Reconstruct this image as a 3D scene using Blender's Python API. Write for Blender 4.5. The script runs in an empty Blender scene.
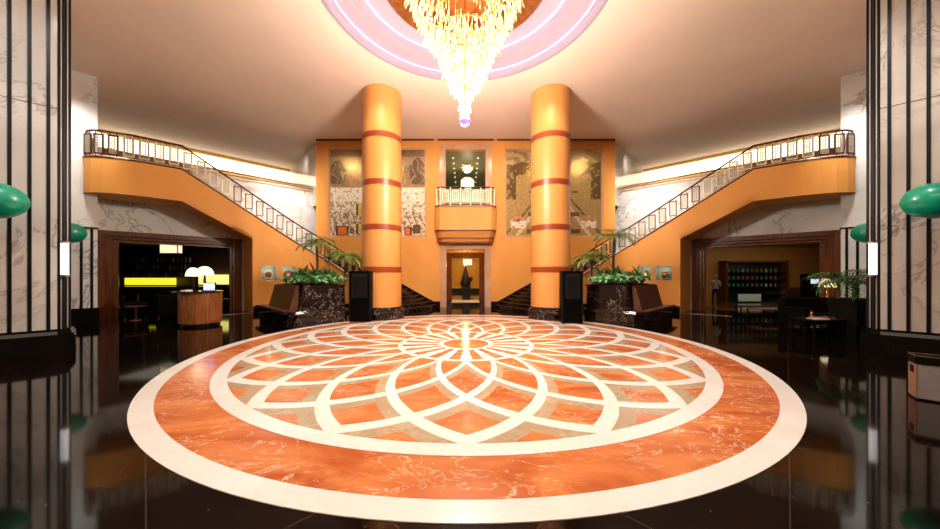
import bpy, bmesh, math, random
from math import pi, sin, cos, sqrt, atan2
from mathutils import Vector, Matrix, noise
random.seed(7)
sc = bpy.context.scene
C = sc.collection

# ---------------------------------------------------------------- camera, world, exposure
cam_d = bpy.data.cameras.new('camera'); cam = bpy.data.objects.new('camera', cam_d); C.objects.link(cam)
CX, CY, CZ, F, PX, PY = -0.02, 0.0, 1.7, 322.0, 465.2, 275.5
cam.location = (CX, CY, CZ); cam.rotation_euler = (pi/2, 0, 0)
cam_d.sensor_width = 36; cam_d.lens = 36*F/940
cam_d.shift_x = (470-PX)/940; cam_d.shift_y = (PY-264.5)/940
cam_d.clip_start = 0.05; cam_d.clip_end = 200
sc.camera = cam
sc.view_settings.view_transform = 'Standard'; sc.view_settings.look = 'None'
sc.view_settings.exposure = 0.28; sc.view_settings.gamma = 1.0
try: sc.view_settings.use_curve_mapping = False
except Exception: pass
w = bpy.data.worlds.new('world'); sc.world = w; w.use_nodes = True
w.node_tree.nodes['Background'].inputs[0].default_value = (1, .8, .6, 1)
w.node_tree.nodes['Background'].inputs[1].default_value = 0.015
try:
    sc.cycles.max_bounces = 8; sc.cycles.diffuse_bounces = 4; sc.cycles.glossy_bounces = 4
    sc.cycles.transparent_max_bounces = 24; sc.cycles.sample_clamp_indirect = 4.0
    sc.cycles.caustics_reflective = False; sc.cycles.caustics_refractive = False
    sc.cycles.use_denoising = True
except Exception: pass

WARM = (1.0, .86, .68); WHITE = (1.0, .97, .92); GOLD = (1.0, .66, .30)
def aim(o, target):
    d = Vector(target)-o.location
    o.rotation_euler = d.to_track_quat('-Z', 'Y').to_euler()
def area(loc, target, sx, sy, power, col, spread=pi):
    l = bpy.data.lights.new('added_fill_light', 'AREA'); l.shape = 'RECTANGLE'; l.size = sx; l.size_y = sy
    l.energy = power; l.color = col; l.spread = spread
    o = bpy.data.objects.new('added_fill_light', l); C.objects.link(o); o.location = loc; aim(o, target); return o
def spot(loc, target, power, col, deg=60, blend=.6, rad=.3, name='ceiling_spotlight'):
    l = bpy.data.lights.new(name, 'SPOT'); l.energy = power; l.color = col
    l.spot_size = math.radians(deg); l.spot_blend = blend; l.shadow_soft_size = rad
    o = bpy.data.objects.new(name, l); C.objects.link(o); o.location = loc; aim(o, target); return o
def point(loc, power, col, rad=.1, name='lamp_light'):
    l = bpy.data.lights.new(name, 'POINT'); l.energy = power; l.color = col; l.shadow_soft_size = rad
    o = bpy.data.objects.new(name, l); C.objects.link(o); o.location = loc; return o

CHX, CHY = -.03, 8.3
# the chandelier's own light
point((CHX, CHY, 6.0), 2300, (1, .87, .74), .45, 'chandelier_light')
point((CHX, CHY, 8.3), 60, (1, .80, .60), .5, 'chandelier_light')
# ceiling downlights over the medallion (out of the frame, above and before the chandelier)
for a in range(8):
    t = a*pi/4+.4
    spot((3.2*cos(t), 6.2+2.2*sin(t)-1.0, 8.9), (3.9*cos(t), 7.6+3.9*sin(t), 0), 230, WHITE, 62, .8)
# wall washers in the ceiling before the back wall and at the columns
for s in (-1, 1):
    for x in (1.9, 4.7, 7.2):
        spot((s*x, 14.2, 8.85), (s*x, 17.4, 4.2), 340, (1, .90, .74), 110, .9, .4)
    spot((s*3.0, 11.0, 8.9), (s*3.4, 13.0, 5.6), 220, WARM, 70, .8)
    spot((s*2.5, 9.6, 8.9), (s*3.4, 13.0, 1.5), 220, WARM, 46, .9)
    spot((s*8.4, 10.2, 8.9), (s*11.0, 13.3, 4.0), 110, (1, .80, .55), 100, 1, .6)
    spot((s*7.5, 12.3, 8.9), (s*8.9, 15.3, 2.2), 160, (1, .84, .62), 70, .9)
    spot((s*8.9, 15.4, 8.9), (s*10.0, 16.9, 5.0), 700, (1, .93, .88), 110, .9, .4)
    spot((s*7.4, 14.4, 8.9), (s*9.8, 17.0, 4.0), 1500, (1, .93, .90), 56, .8, .3)  # added wash, evens the brightness of the marble behind the stairs
    spot((s*9.6, 18.6, 8.6), (s*10.2, 20.2, 7.2), 50, (1, .93, .84), 120, .9, .4)  # added light to brighten the receding marble wall
    spot((s*12.6, 10.4, 8.9), (s*13.7, 11.0, 6.6), 1000, (1, .97, .93), 70, .9)
    spot((s*6.6, 4.6, 8.9), (s*9.6, 6.6, 3.4), 620, (1, .97, .93), 80, .9)
    spot((s*5.2, 9.4, 8.9), (s*5.6, 12.2, .9), 480, WARM, 50, .9)
# added soft fill light over the entrance half, unseen behind the camera
area((0, -3.0, 8.8), (0, -2.6, 0), 9, 4, 420, (1, .84, .68))

# ---------------------------------------------------------------- materials
def newmat(name):
    m = bpy.data.materials.new(name); m.use_nodes = True
    nt = m.node_tree; b = nt.nodes['Principled BSDF']; return m, nt, b
def setc(b, col, rough=.5, metal=0, spec=None, coat=0):
    b.inputs['Base Color'].default_value = (*col, 1); b.inputs['Roughness'].default_value = rough
    b.inputs['Metallic'].default_value = metal
    if spec is not None: b.inputs['Specular IOR Level'].default_value = spec
    if coat: b.inputs['Coat Weight'].default_value = coat; b.inputs['Coat Roughness'].default_value = .08
def plain(name, col, rough=.5, metal=0, spec=None, coat=0, var=.08, scale=3):
    m, nt, b = newmat(name); setc(b, col, rough, metal, spec, coat)
    tc = nt.nodes.new('ShaderNodeTexCoord'); n = nt.nodes.new('ShaderNodeTexNoise'); n.inputs['Scale'].default_value = scale
    n.inputs['Detail'].default_value = 5
    r = nt.nodes.new('ShaderNodeValToRGB')
    r.color_ramp.elements[0].color = (*[max(0, c*(1-var)) for c in col], 1); r.color_ramp.elements[1].color = (*[min(1, c*(1+var)) for c in col], 1)
    r.color_ramp.elements[0].position = .3; r.color_ramp.elements[1].position = .7
    nt.links.new(tc.outputs['Object'], n.inputs['Vector']); nt.links.new(n.outputs['Fac'], r.inputs['Fac'])
    nt.links.new(r.outputs['Color'], b.inputs['Base Color']); return m
def glow(name, col, strength, base=(.8,.8,.8)):
    m, nt, b = newmat(name); setc(b, base, .5)
    b.inputs['Emission Color'].default_value = (*col, 1); b.inputs['Emission Strength'].default_value = strength
    n = nt.nodes.new('ShaderNodeTexNoise'); n.inputs['Scale'].default_value = 2
    mp = nt.nodes.new('ShaderNodeMapRange'); mp.inputs[3].default_value = strength*.9; mp.inputs[4].default_value = strength*1.1
    nt.links.new(n.outputs['Fac'], mp.inputs[0]); nt.links.new(mp.outputs[0], b.inputs['Emission Strength'])
    return m
def marble(name, base, cloud, vein, vscale=1.0, vwidth=.03, rough=.15, vfac=.8, spec=.5, cloudamt=(.35,.7), thr=None, stretch=(1,1,1)):
    m, nt, b = newmat(name); setc(b, base, rough, 0, spec)
    N = nt.nodes.new; L = nt.links.new
    tc = N('ShaderNodeTexCoord'); mp = N('ShaderNodeMapping'); mp.inputs['Scale'].default_value = stretch
    mp.inputs['Rotation'].default_value = (.3, .5, .4)
    L(tc.outputs['Object'], mp.inputs['Vector'])
    n1 = N('ShaderNodeTexNoise'); n1.inputs['Scale'].default_value = vscale*.6; n1.inputs['Detail'].default_value = 8; n1.inputs['Distortion'].default_value = 1.2
    L(mp.outputs['Vector'], n1.inputs['Vector'])
    r1 = N('ShaderNodeValToRGB'); r1.color_ramp.elements[0].position = cloudamt[0]; r1.color_ramp.elements[1].position = cloudamt[1]
    r1.color_ramp.elements[0].color = (*cloud, 1); r1.color_ramp.elements[1].color = (*base, 1)
    L(n1.outputs['Fac'], r1.inputs['Fac'])
    n2 = N('ShaderNodeTexNoise'); n2.inputs['Scale'].default_value = vscale; n2.inputs['Detail'].default_value = 11; n2.inputs['Roughness'].default_value = .62; n2.inputs['Distortion'].default_value = 1.4
    L(mp.outputs['Vector'], n2.inputs['Vector'])
    s = N('ShaderNodeMath'); s.operation = 'SUBTRACT'; s.inputs[1].default_value = .5; L(n2.outputs['Fac'], s.inputs[0])
    a = N('ShaderNodeMath'); a.operation = 'ABSOLUTE'; L(s.outputs[0], a.inputs[0])
    r2 = N('ShaderNodeMapRange'); r2.inputs[1].default_value = 0; r2.inputs[2].default_value = vwidth; r2.inputs[3].default_value = vfac; r2.inputs[4].default_value = 0
    L(a.outputs[0], r2.inputs[0])
    n3 = N('ShaderNodeTexNoise'); n3.inputs['Scale'].default_value = vscale*.45; n3.inputs['Detail'].default_value = 2
    L(tc.outputs['Object'], n3.inputs['Vector'])
    r3 = N('ShaderNodeMapRange'); r3.inputs[1].default_value = thr if thr else .4; r3.inputs[2].default_value = (thr if thr else .4)+.15; L(n3.outputs['Fac'], r3.inputs[0])
    mu = N('ShaderNodeMath'); mu.operation = 'MULTIPLY'; L(r2.outputs[0], mu.inputs[0]); L(r3.outputs[0], mu.inputs[1])
    mx = N('ShaderNodeMixRGB'); mx.inputs['Color2'].default_value = (*vein, 1)
    L(mu.outputs[0], mx.inputs['Fac']); L(r1.outputs['Color'], mx.inputs['Color1']); L(mx.outputs['Color'], b.inputs['Base Color'])
    return m
def wood(name, dark, light, scale=6, rough=.25, axis=(14, 14, 1), coat=.05):
    m, nt, b = newmat(name); setc(b, light, rough, 0, .5, coat)
    N = nt.nodes.new; L = nt.links.new
    tc = N('ShaderNodeTexCoord'); mp = N('ShaderNodeMapping'); mp.inputs['Scale'].default_value = axis
    L(tc.outputs['Object'], mp.inputs['Vector'])
    n = N('ShaderNodeTexNoise'); n.inputs['Scale'].default_value = scale*.3; n.inputs['Detail'].default_value = 6; n.inputs['Distortion'].default_value = .6
    L(mp.outputs['Vector'], n.inputs['Vector'])
    r = N('ShaderNodeValToRGB'); r.color_ramp.elements[0].position = .3; r.color_ramp.elements[1].position = .7
    r.color_ramp.elements[0].color = (*dark, 1); r.color_ramp.elements[1].color = (*light, 1)
    L(n.outputs['Fac'], r.inputs['Fac']); L(r.outputs['Color'], b.inputs['Base Color']); return m

M = {}
M['orange'] = wood('honey_veneer', (.74, .31, .068), (.81, .365, .088), 2, .46, (1.2, 1.2, .5), 0)
M['orange'].node_tree.nodes['Principled BSDF'].inputs['Specular IOR Level'].default_value = .18
M['orange_col'] = wood('column_veneer', (.64, .26, .062), (.72, .315, .088), 2, .42, (1.5, 1.5, .4), 0)
M['band'] = plain('red_band', (.27, .045, .012), .35)
M['ceiling'] = plain('ceiling_plaster', (.90, .71, .59), .75, var=.03, scale=.7)
M['dome'] = plain('dome_plaster', (.40, .33, .40), .7, var=.02)
M['copper'] = plain('copper_leaf', (.30, .10, .025), .4, .6, var=.3, scale=6)
M['gold'] = plain('polished_brass', (.75, .48, .17), .25, 1.0)
M['white_marble'] = marble('white_marble', (.76, .74, .70), (.50, .48, .45), (.24, .21, .18), .42, .022, .12, .8, thr=.36, cloudamt=(.34, .60))
M['veined_marble'] = marble('brown_veined_marble', (.68, .64, .58), (.46, .41, .36), (.12, .07, .05), .75, .024, .14, .8, thr=.40)
M['stair_marble'] = marble('pale_marble', (.80, .76, .70), (.68, .62, .55), (.4, .36, .32), .7, .02, .12, .5)
M['black_marble'] = marble('black_veined_marble', (.006, .0035, .003), (.012, .006, .004), (.55, .44, .38), 1.5, .0065, .10, .8, thr=.40)
M['dark_base'] = plain('black_plinth_stone', (.006, .005, .005), .16, var=.3, spec=.22)
M['black'] = plain('black_lacquer', (.004, .004, .004), .35, spec=.3)
M['black_soft'] = plain('black_upholstery', (.002, .0018, .0018), .8, spec=.08)
M['speaker'] = plain('speaker_casing', (.0015, .0015, .0018), .45, spec=.06)
M['grille'] = plain('speaker_grille', (.008, .008, .009), .6, spec=.2)
M['chrome'] = plain('brushed_chrome', (.62, .60, .57), .28, 1.0)
M['steel'] = plain('brushed_steel', (.50, .50, .50), .45, .6, scale=1)
M['copperpanel'] = plain('rose_panel', (.62, .34, .20), .35, .6)
M['green'] = plain('green_vinyl', (.0, .30, .18), .32, coat=.3)
M['wood_red'] = wood('dark_walnut', (.065, .017, .005), (.19, .058, .016), 5, .28, (10, 10, 1))
M['wood_podium'] = wood('figured_wood', (.16, .045, .012), (.42, .15, .045), 5, .2, (9, 9, 1))
M['bench_wood'] = wood('bench_wood', (.05, .014, .005), (.13, .045, .018), 5, .35, (9, 9, 1))
M['ochre'] = plain('ochre_wall', (.55, .27, .07), .5)
M['darkwall'] = plain('dark_brown_wall', (.05, .022, .010), .5)
M['rearwall'] = plain('brown_fabric_wall', (.42, .17, .05), .6)
M['pink_stone'] = marble('pink_stone', (.62, .36, .22), (.52, .28, .16), (.7, .5, .38), 2, .03, .2, .4)
M['yellow_wall'] = plain('yellow_silk_wall', (.80, .46, .05), .45)
M['leaf'] = plain('leaf_green', (.035, .13, .03), .38, var=.6, scale=9)
M['leaf_pale'] = plain('leaf_silvery', (.26, .55, .26), .4, var=.8, scale=25)
M['leaf_palm'] = plain('palm_green', (.20, .30, .06), .4, var=.4, scale=8)
M['bark'] = plain('palm_bark', (.06, .03, .015), .8)
M['soil'] = plain('soil', (.02, .012, .008), .9)
M['redbrown'] = plain('railing_bronze', (.09, .032, .016), .35, .4)
M['railcream'] = plain('railing_champagne', (.80, .70, .50), .35, .3)
M['railgrid'] = plain('railing_grid', (.42, .36, .26), .4, .3)
M['glow_warm'] = glow('cove_glow', (1, .84, .58), 3.0)
M['glow_white'] = glow('sconce_glow', (1, .97, .9), 1.5)
M['glow_shade'] = glow('lit_shade', (1, .84, .52), 1.0)
M['glow_shade_dim'] = glow('lit_shade_dim', (1, .72, .34), .9)
M['glow_yellow'] = glow('yellow_backlight', (.85, .80, .02), .95)
M['glow_yellow2'] = glow('yellow_pale_backlight', (1, .90, .20), 1.1)
M['glow_purple'] = glow('purple_cove_glow', (.34, .16, 1), 1.4)
M['glow_bulb'] = glow('bulb_glow', (1, .86, .55), 8)
M['glow_blue'] = glow('screen_blue', (.25, .35, 1), 1.6)
M['white'] = plain('white_cloth', (.75, .72, .68), .6)
M['redleather'] = plain('red_leather', (.22, .02, .02), .45)
M['skin'] = plain('skin', (.50, .27, .17), .5)
M['navy'] = plain('dark_trousers', (.02, .022, .03), .7)
M['shirt'] = plain('cream_shirt', (.55, .45, .36), .7)
M['hair'] = plain('grey_hair', (.25, .2, .17), .7)
M['greenwall'] = plain('olive_lacquer_wall', (.30, .27, .12), .4)
M['celadon'] = plain('niche_celadon', (.52, .56, .44), .5)
M['cream_stone'] = marble('cream_medallion_marble', (.84, .83, .81), (.78, .76, .72), (.7, .6, .48), 1.5, .02, .16, .3, spec=.4)
M['tan_stone'] = marble('tan_medallion_marble', (.44, .34, .22), (.36, .27, .17), (.6, .5, .36), 5, .06, .16, .5, spec=.4)
M['orange_stone'] = marble('rojo_marble', (.66, .225, .075), (.44, .10, .025), (.95, .78, .60), 1.3, .008, .16, .9, spec=.35, cloudamt=(.36,.64), thr=.36, stretch=(1,2.2,1))

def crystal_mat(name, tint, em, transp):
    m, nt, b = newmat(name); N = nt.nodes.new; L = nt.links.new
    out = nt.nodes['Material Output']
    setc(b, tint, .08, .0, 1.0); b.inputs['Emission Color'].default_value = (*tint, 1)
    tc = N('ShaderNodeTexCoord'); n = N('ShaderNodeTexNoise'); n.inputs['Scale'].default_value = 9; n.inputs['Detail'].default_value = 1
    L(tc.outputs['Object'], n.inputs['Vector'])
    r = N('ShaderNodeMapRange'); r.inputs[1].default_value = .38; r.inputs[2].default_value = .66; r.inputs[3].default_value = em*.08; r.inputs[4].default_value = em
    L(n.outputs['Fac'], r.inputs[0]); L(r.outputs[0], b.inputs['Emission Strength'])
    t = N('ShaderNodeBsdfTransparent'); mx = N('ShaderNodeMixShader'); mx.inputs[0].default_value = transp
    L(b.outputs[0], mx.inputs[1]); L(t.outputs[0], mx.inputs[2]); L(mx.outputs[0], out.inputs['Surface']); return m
M['crystal'] = crystal_mat('emissive_crystal', (1, .72, .34), 2.6, .40)  # rod glow is emission in the material, standing in for bulb light
M['purple_crystal'] = crystal_mat('purple_crystal', (.42, .12, .95), 1.4, .2)
def glass_mat():
    m, nt, b = newmat('clear_glass'); N = nt.nodes.new; L = nt.links.new; out = nt.nodes['Material Output']
    setc(b, (.9, .95, .95), .03, 0, .6); t = N('ShaderNodeBsdfTransparent'); mx = N('ShaderNodeMixShader'); mx.inputs[0].default_value = .8
    n = N('ShaderNodeTexNoise'); n.inputs['Scale'].default_value = 1
    L(b.outputs[0], mx.inputs[1]); L(t.outputs[0], mx.inputs[2]); L(mx.outputs[0], out.inputs['Surface']); return m
M['glass'] = glass_mat()

def granite():
    m, nt, b = newmat('black_granite_tiles'); N = nt.nodes.new; L = nt.links.new
    setc(b, (.006, .003, .003), .06, 0, .19)
    tc = N('ShaderNodeTexCoord'); mp = N('ShaderNodeMapping'); mp.inputs['Rotation'].default_value = (0, 0, pi/4); L(tc.outputs['Object'], mp.inputs['Vector'])
    br = N('ShaderNodeTexBrick'); br.offset = 0; br.inputs['Scale'].default_value = 1; br.inputs['Brick Width'].default_value = 1.2
    br.inputs['Row Height'].default_value = 1.2; br.inputs['Mortar Size'].default_value = .006; br.inputs['Mortar Smooth'].default_value = .3
    br.inputs['Color1'].default_value = (.0035, .0018, .0016, 1); br.inputs['Color2'].default_value = (.005, .0026, .002, 1); br.inputs['Mortar'].default_value = (.035, .024, .02, 1)
    L(mp.outputs['Vector'], br.inputs['Vector'])
    v = N('ShaderNodeTexVoronoi'); v.inputs['Scale'].default_value = 16; L(tc.outputs['Object'], v.inputs['Vector'])
    r = N('ShaderNodeMapRange'); r.inputs[1].default_value = .0; r.inputs[2].default_value = .12; r.inputs[3].default_value = 1; r.inputs[4].default_value = 0
    L(v.outputs['Distance'], r.inputs[0])
    wn = N('ShaderNodeSeparateColor'); L(v.outputs['Color'], wn.inputs[0])
    g = N('ShaderNodeMath'); g.operation = 'GREATER_THAN'; g.inputs[1].default_value = .86; L(wn.outputs[0], g.inputs[0])
    mu = N('ShaderNodeMath'); mu.operation = 'MULTIPLY'; L(r.outputs[0], mu.inputs[0]); L(g.outputs[0], mu.inputs[1])
    mx = N('ShaderNodeMixRGB'); mx.inputs['Color2'].default_value = (.35, .27, .20, 1); L(mu.outputs[0], mx.inputs['Fac'])
    L(br.outputs['Color'], mx.inputs['Color1']); L(mx.outputs['Color'], b.inputs['Base Color']); return m
M['granite'] = granite()
def attr_mat(name, rough, metal=0.):
    m, nt, b = newmat(name); setc(b, (.5,.5,.5), rough, metal, .06)
    a = nt.nodes.new('ShaderNodeAttribute'); a.attribute_name = 'tile'; nt.links.new(a.outputs['Color'], b.inputs['Base Color']); return m
M['mosaic'] = attr_mat('mosaic_tiles', .7); M['mosaic_silver'] = attr_mat('silver_mosaic_tiles', .62)
# ceiling of the lounge display
# ---------------------------------------------------------------- mesh builder
def placed(p):      # the hall is not quite symmetric: the right wing and pillar stand a little farther out
    x, y, z = p
    if x > 8 and y > 8.2 and x < 23.5: x += min(x-8, 6.5)*.045
    elif 5.5 < x < 12.5 and 2 < y <= 8.2 and (x > 8.8 or (y < 5 and x > 5.9)) and not (abs(z) < .0096 and z > 0 and x < 5.84): x += .17
    elif -12.5 < x < -8 and 2 < y < 8.2: x -= .05
    return (x, y, z)
class MB:
    def __init__(s): s.v = []; s.f = []; s.smooth = False
    def add(s, vs, fs):
        n = len(s.v); s.v += [tuple(p) for p in vs]; s.f += [tuple(i+n for i in f) for f in fs]; return s
    def box(s, x0, x1, y0, y1, z0, z1):
        return s.prism([(x0, y0), (x1, y0), (x1, y1), (x0, y1)], z0, z1)
    def prism(s, poly, z0, z1, top=None):
        n = len(poly); top = top or poly
        vs = [(p[0], p[1], z0) for p in poly]+[(p[0], p[1], z1) for p in top]
        fs = [tuple(range(n))[::-1], tuple(range(n, 2*n))]+[(i, (i+1) % n, (i+1) % n+n, i+n) for i in range(n)]
        return s.add(vs, fs)
    def extrude(s, pts, d):          # polygon of 3D points pushed along vector d
        n = len(pts); vs = list(pts)+[(p[0]+d[0], p[1]+d[1], p[2]+d[2]) for p in pts]
        fs = [tuple(range(n))[::-1], tuple(range(n, 2*n))]+[(i, (i+1) % n, (i+1) % n+n, i+n) for i in range(n)]
        return s.add(vs, fs)
    def obox(s, c, u, lu, lv, z0, z1):   # box with plan axes u and its normal, centre c
        ux, uy = u; L = sqrt(ux*ux+uy*uy); ux /= L; uy /= L; vx, vy = -uy, ux
        P = [(c[0]+a*lu/2*ux+b*lv/2*vx, c[1]+a*lu/2*uy+b*lv/2*vy) for a, b in ((-1,-1),(1,-1),(1,1),(-1,1))]
        return s.prism(P, z0, z1)
    def tube(s, pts, r, k=8, r2=None):
        pts = [Vector(p) for p in pts]; n = len(pts); base = len(s.v); vs = []
        for i, p in enumerate(pts):
            t = (pts[min(i+1, n-1)]-pts[max(i-1, 0)]).normalized()
            up = Vector((0, 0, 1)) if abs(t.z) < .95 else Vector((1, 0, 0))
            a = t.cross(up).normalized(); b = t.cross(a)
            rr = r if r2 is None else r+(r2-r)*i/(n-1)
            if isinstance(r, (list, tuple)): rr = r[i]
            for j in range(k):
                q = p+a*cos(2*pi*j/k)*rr+b*sin(2*pi*j/k)*rr; vs.append(tuple(q))
        fs = [(i*k+j, i*k+(j+1) % k, (i+1)*k+(j+1) % k, (i+1)*k+j) for i in range(n-1) for j in range(k)]
        fs += [tuple(range(k))[::-1], tuple((n-1)*k+j for j in range(k))]
        return s.add(vs, fs)
    def lathe(s, prof, c=(0, 0, 0), k=32, closed=True):
        vs = []; n = len(prof)
        for r, z in prof:
            for j in range(k): vs.append((c[0]+max(r, 1e-4)*cos(2*pi*j/k), c[1]+max(r, 1e-4)*sin(2*pi*j/k), c[2]+z))
        fs = [(i*k+j, i*k+(j+1) % k, (i+1)*k+(j+1) % k, (i+1)*k+j) for i in range(n-1) for j in range(k)]
        if closed: fs += [tuple(range(k))[::-1], tuple((n-1)*k+j for j in range(k))]
        return s.add(vs, fs)
    def ring(s, r0, r1, z0, z1, c=(0, 0), k=96):
        vs = []
        for r, z in ((r0, z0), (r1, z0), (r1, z1), (r0, z1)):
            for j in range(k): vs.append((c[0]+r*cos(2*pi*j/k), c[1]+r*sin(2*pi*j/k), z))
        fs = [(i*k+j, i*k+(j+1) % k, ((i+1) % 4)*k+(j+1) % k, ((i+1) % 4)*k+j) for i in range(4) for j in range(k)]
        return s.add(vs, fs)
    def ball(s, c, r, k=16, sz=1.0):
        return s.lathe([(r*sin(pi*i/k), -r*sz*cos(pi*i/k)) for i in range(k+1)], c, k, False)
    def mesh(s, name, mat, off=(0, 0, 0), flat=None, recalc=True):
        me = bpy.data.meshes.new(name); s.v = [placed(p) for p in s.v]
        me.from_pydata([(p[0]-off[0], p[1]-off[1], p[2]-off[2]) for p in s.v], [], s.f)
        if recalc:
            bm = bmesh.new(); bm.from_mesh(me); bmesh.ops.recalc_face_normals(bm, faces=bm.faces); bm.to_mesh(me); bm.free()
        if mat: me.materials.append(mat)
        return me
    def build(s, name, mat, parent=None, loc=None, smooth=False, bevel=0):
        off = loc if loc is not None else (wloc(parent) if parent else (0, 0, 0))
        o = bpy.data.objects.new(name, s.mesh(name, mat, off)); C.objects.link(o)
        if parent: o.parent = parent
        elif loc is not None: o.location = loc
        if smooth:
            for p in o.data.polygons: p.use_smooth = True
            try: o.data.set_sharp_from_angle(angle=math.radians(40))
            except Exception: pass
        if bevel:
            b = o.modifiers.new('bevel', 'BEVEL'); b.width = bevel; b.segments = 2; b.limit_method = 'ANGLE'
        return o
def wloc(o):
    l = Vector(o.location)
    return tuple(l) if not o.parent else tuple(Vector(wloc(o.parent))+l)
def tag(o, label=None, cat=None, group=None, kind=None):
    for k, v in (('label', label), ('category', cat), ('group', group), ('kind', kind)):
        if v: o[k] = v
    return o
def thing(name, label, cat, loc=(0, 0, 0), group=None, rz=0):
    o = bpy.data.objects.new(name, None); C.objects.link(o); o.location = loc; o.rotation_euler = (0, 0, rz)
    o.empty_display_size = .2
    return tag(o, label, cat, group)
def struct(o): o['kind'] = 'structure'; return o
def dup(root, loc, rz=0, label=None, group=None, scale=1):
    r = root.copy(); C.objects.link(r); r.location = loc; r.rotation_euler = (0, 0, rz); r.scale = (scale,)*3
    if label: r['label'] = label
    if group: r['group'] = group
    for ch in list(root.children):
        c = ch.copy(); C.objects.link(c); c.parent = r
        for g in ch.children:
            d = g.copy(); C.objects.link(d); d.parent = c
    return r
def at(px, py=None, Y=10.0, z=None):
    X = (px-PX)/F*Y+CX
    return (X, Y, CZ-(py-PY)/F*Y if z is None else z)
SD = {-1: 'left', 1: 'right'}

# ---------------------------------------------------------------- floor and medallion
struct(MB().box(-24, 24, -9, 27, -.1, 0).build('floor', M['granite']))
MC = (0, 8.03)
med = thing('floor_medallion', 'round orange, cream and tan marble medallion inlaid in the black floor', 'floor inlay', (MC[0], MC[1], 0))
def disc(mb, r, z0, z1, k=128):
    return mb.prism([(MC[0]+r*cos(2*pi*j/k), MC[1]+r*sin(2*pi*j/k)) for j in range(k)], z0, z1)
disc(MB(), 5.61, 0, .004).build('orange_field', M['orange_stone'], med)
MB().ring(5.60, 5.83, 0, .0075, MC, 160).build('outer_band', M['cream_stone'], med)
MB().ring(4.79, 5.01, .003, .0085, MC, 160).build('inner_band', M['cream_stone'], med)
R0 = 4.71
def phis(r): return 9*(-.41+sqrt(.41**2+.36*max(0, R0-r)))/.18
def spiral(mb, base, sgn, o0, o1, z0, z1, rmin=1.6):
    """one curved band of the lattice, mitred on the petal axis where it starts"""
    n = 28; pts = []
    for i in range(n+1):
        r = R0-(R0-rmin)*(i/n)**1.3; th = math.radians(base+sgn*phis(r))-pi/2; pts.append(Vector((r*cos(th), r*sin(th))))
    ax = math.radians(base)-pi/2; A = Vector((cos(ax), sin(ax))); S_ = Vector((-A.y, A.x))*sgn
    edges = []
    for o_ in (o0, o1):
        e = []
        for i in range(n+1):
            t = (pts[min(i+1, n)]-pts[max(i-1, 0)]).normalized(); nn = Vector((-t.y, t.x))*sgn
            e.append(pts[i]+nn*o_*.035*(pts[i].length+.35))
        d0 = (e[0]-e[1]).normalized(); e = [e[0]+d0*2]+e
        k_ = 0
        while k_ < len(e)-2 and e[k_+1].dot(S_) < 0: k_ += 1
        p, q = e[k_], e[k_+1]; u = -p.dot(S_)/(q.dot(S_)-p.dot(S_)); st = p.lerp(q, u)
        e = [st]+e[k_+1:]
        # resample to n+1 points
        L = [0.]
        for a_, b_ in zip(e, e[1:]): L.append(L[-1]+(b_-a_).length)
        out = []; j = 0
        for i in range(n+1):
            s_ = L[-1]*i/n
            while j < len(e)-2 and L[j+1] < s_: j += 1
            out.append(e[j].lerp(e[j+1], min(1, (s_-L[j])/max(1e-9, L[j+1]-L[j]))))
        edges.append([p*min(1, 4.85/p.length) for p in out])
    vs = [(MC[0]+p.x, MC[1]+p.y, z1) for p in edges[0]]+[(MC[0]+p.x, MC[1]+p.y, z1) for p in edges[1]]
    m = n+1
    mb.add(vs, [(i, i+1, m+i+1, m+i) for i in range(n)])
tan = MB(); crm = MB(); crm2 = MB()
for k in range(20):
    for sgn in (-1, 1):
        spiral(tan, k*18, sgn, -.5, -1.75, 0, .0052+(sgn > 0)*.0002)
        spiral(crm, k*18, sgn, -.6, .5, 0, .0062+(sgn > 0)*.0002)
tan.build('tan_lattice', M['tan_stone'], med); crm.build('cream_petal_lattice', M['cream_stone'], med)
disc(MB(), 1.62, .0035, .0070).build('wheel_disc', M['orange_stone'], med)
MB().ring(1.55, 1.66, .003, .0080, MC, 96).build('wheel_band', M['cream_stone'], med)
sp = MB()
for k in range(20):
    a0 = math.radians(18*k-4.6); a1 = math.radians(18*k+4.6)
    sp.add([(MC[0]+r*cos(a), MC[1]+r*sin(a), .0078) for r, a in ((.6, math.radians(18*k-4)), (1.6, a0), (1.6, a1), (.6, math.radians(18*k+4)))], [(0, 1, 2, 3)])
sp.build('wheel_spokes', M['cream_stone'], med)
MB().ring(.56, .66, .003, .0084, MC, 64).build('hub_band', M['cream_stone'], med)

# ---------------------------------------------------------------- ceiling with round recess
H = 9.0
def holed(name, mat, r, z, x0, x1, y0, y1, cx, cy):
    k = 96; mb = MB(); vs = []; ins = [(cx+r*cos(2*pi*j/k), cy+r*sin(2*pi*j/k)) for j in range(k)]; out = []
    for j in range(k):
        c, s_ = cos(2*pi*j/k), sin(2*pi*j/k)
        t = min([(x1-cx)/c if c > 1e-6 else 1e9, (x0-cx)/c if c < -1e-6 else 1e9, (y1-cy)/s_ if s_ > 1e-6 else 1e9, (y0-cy)/s_ if s_ < -1e-6 else 1e9])
        out.append((cx+c*t, cy+s_*t))
    vs = [(p[0], p[1], z) for p in ins]+[(p[0], p[1], z) for p in out]+[(p[0], p[1], z+.12) for p in ins]+[(p[0], p[1], z+.12) for p in out]
    fs = []
    for j in range(k):
        n = (j+1) % k
        fs += [(j, n, k+n, k+j), (2*k+j, 3*k+j, 3*k+n, 2*k+n), (j, 2*k+j, 2*k+n, n), (k+j, k+n, 3*k+n, 3*k+j)]
    return mb.add(vs, fs).build(name, mat)
struct(holed('ceiling', M['ceiling'], 3.75, H, -27, 27, -11, 29, CHX, CHY))
dm = MB()
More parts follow.
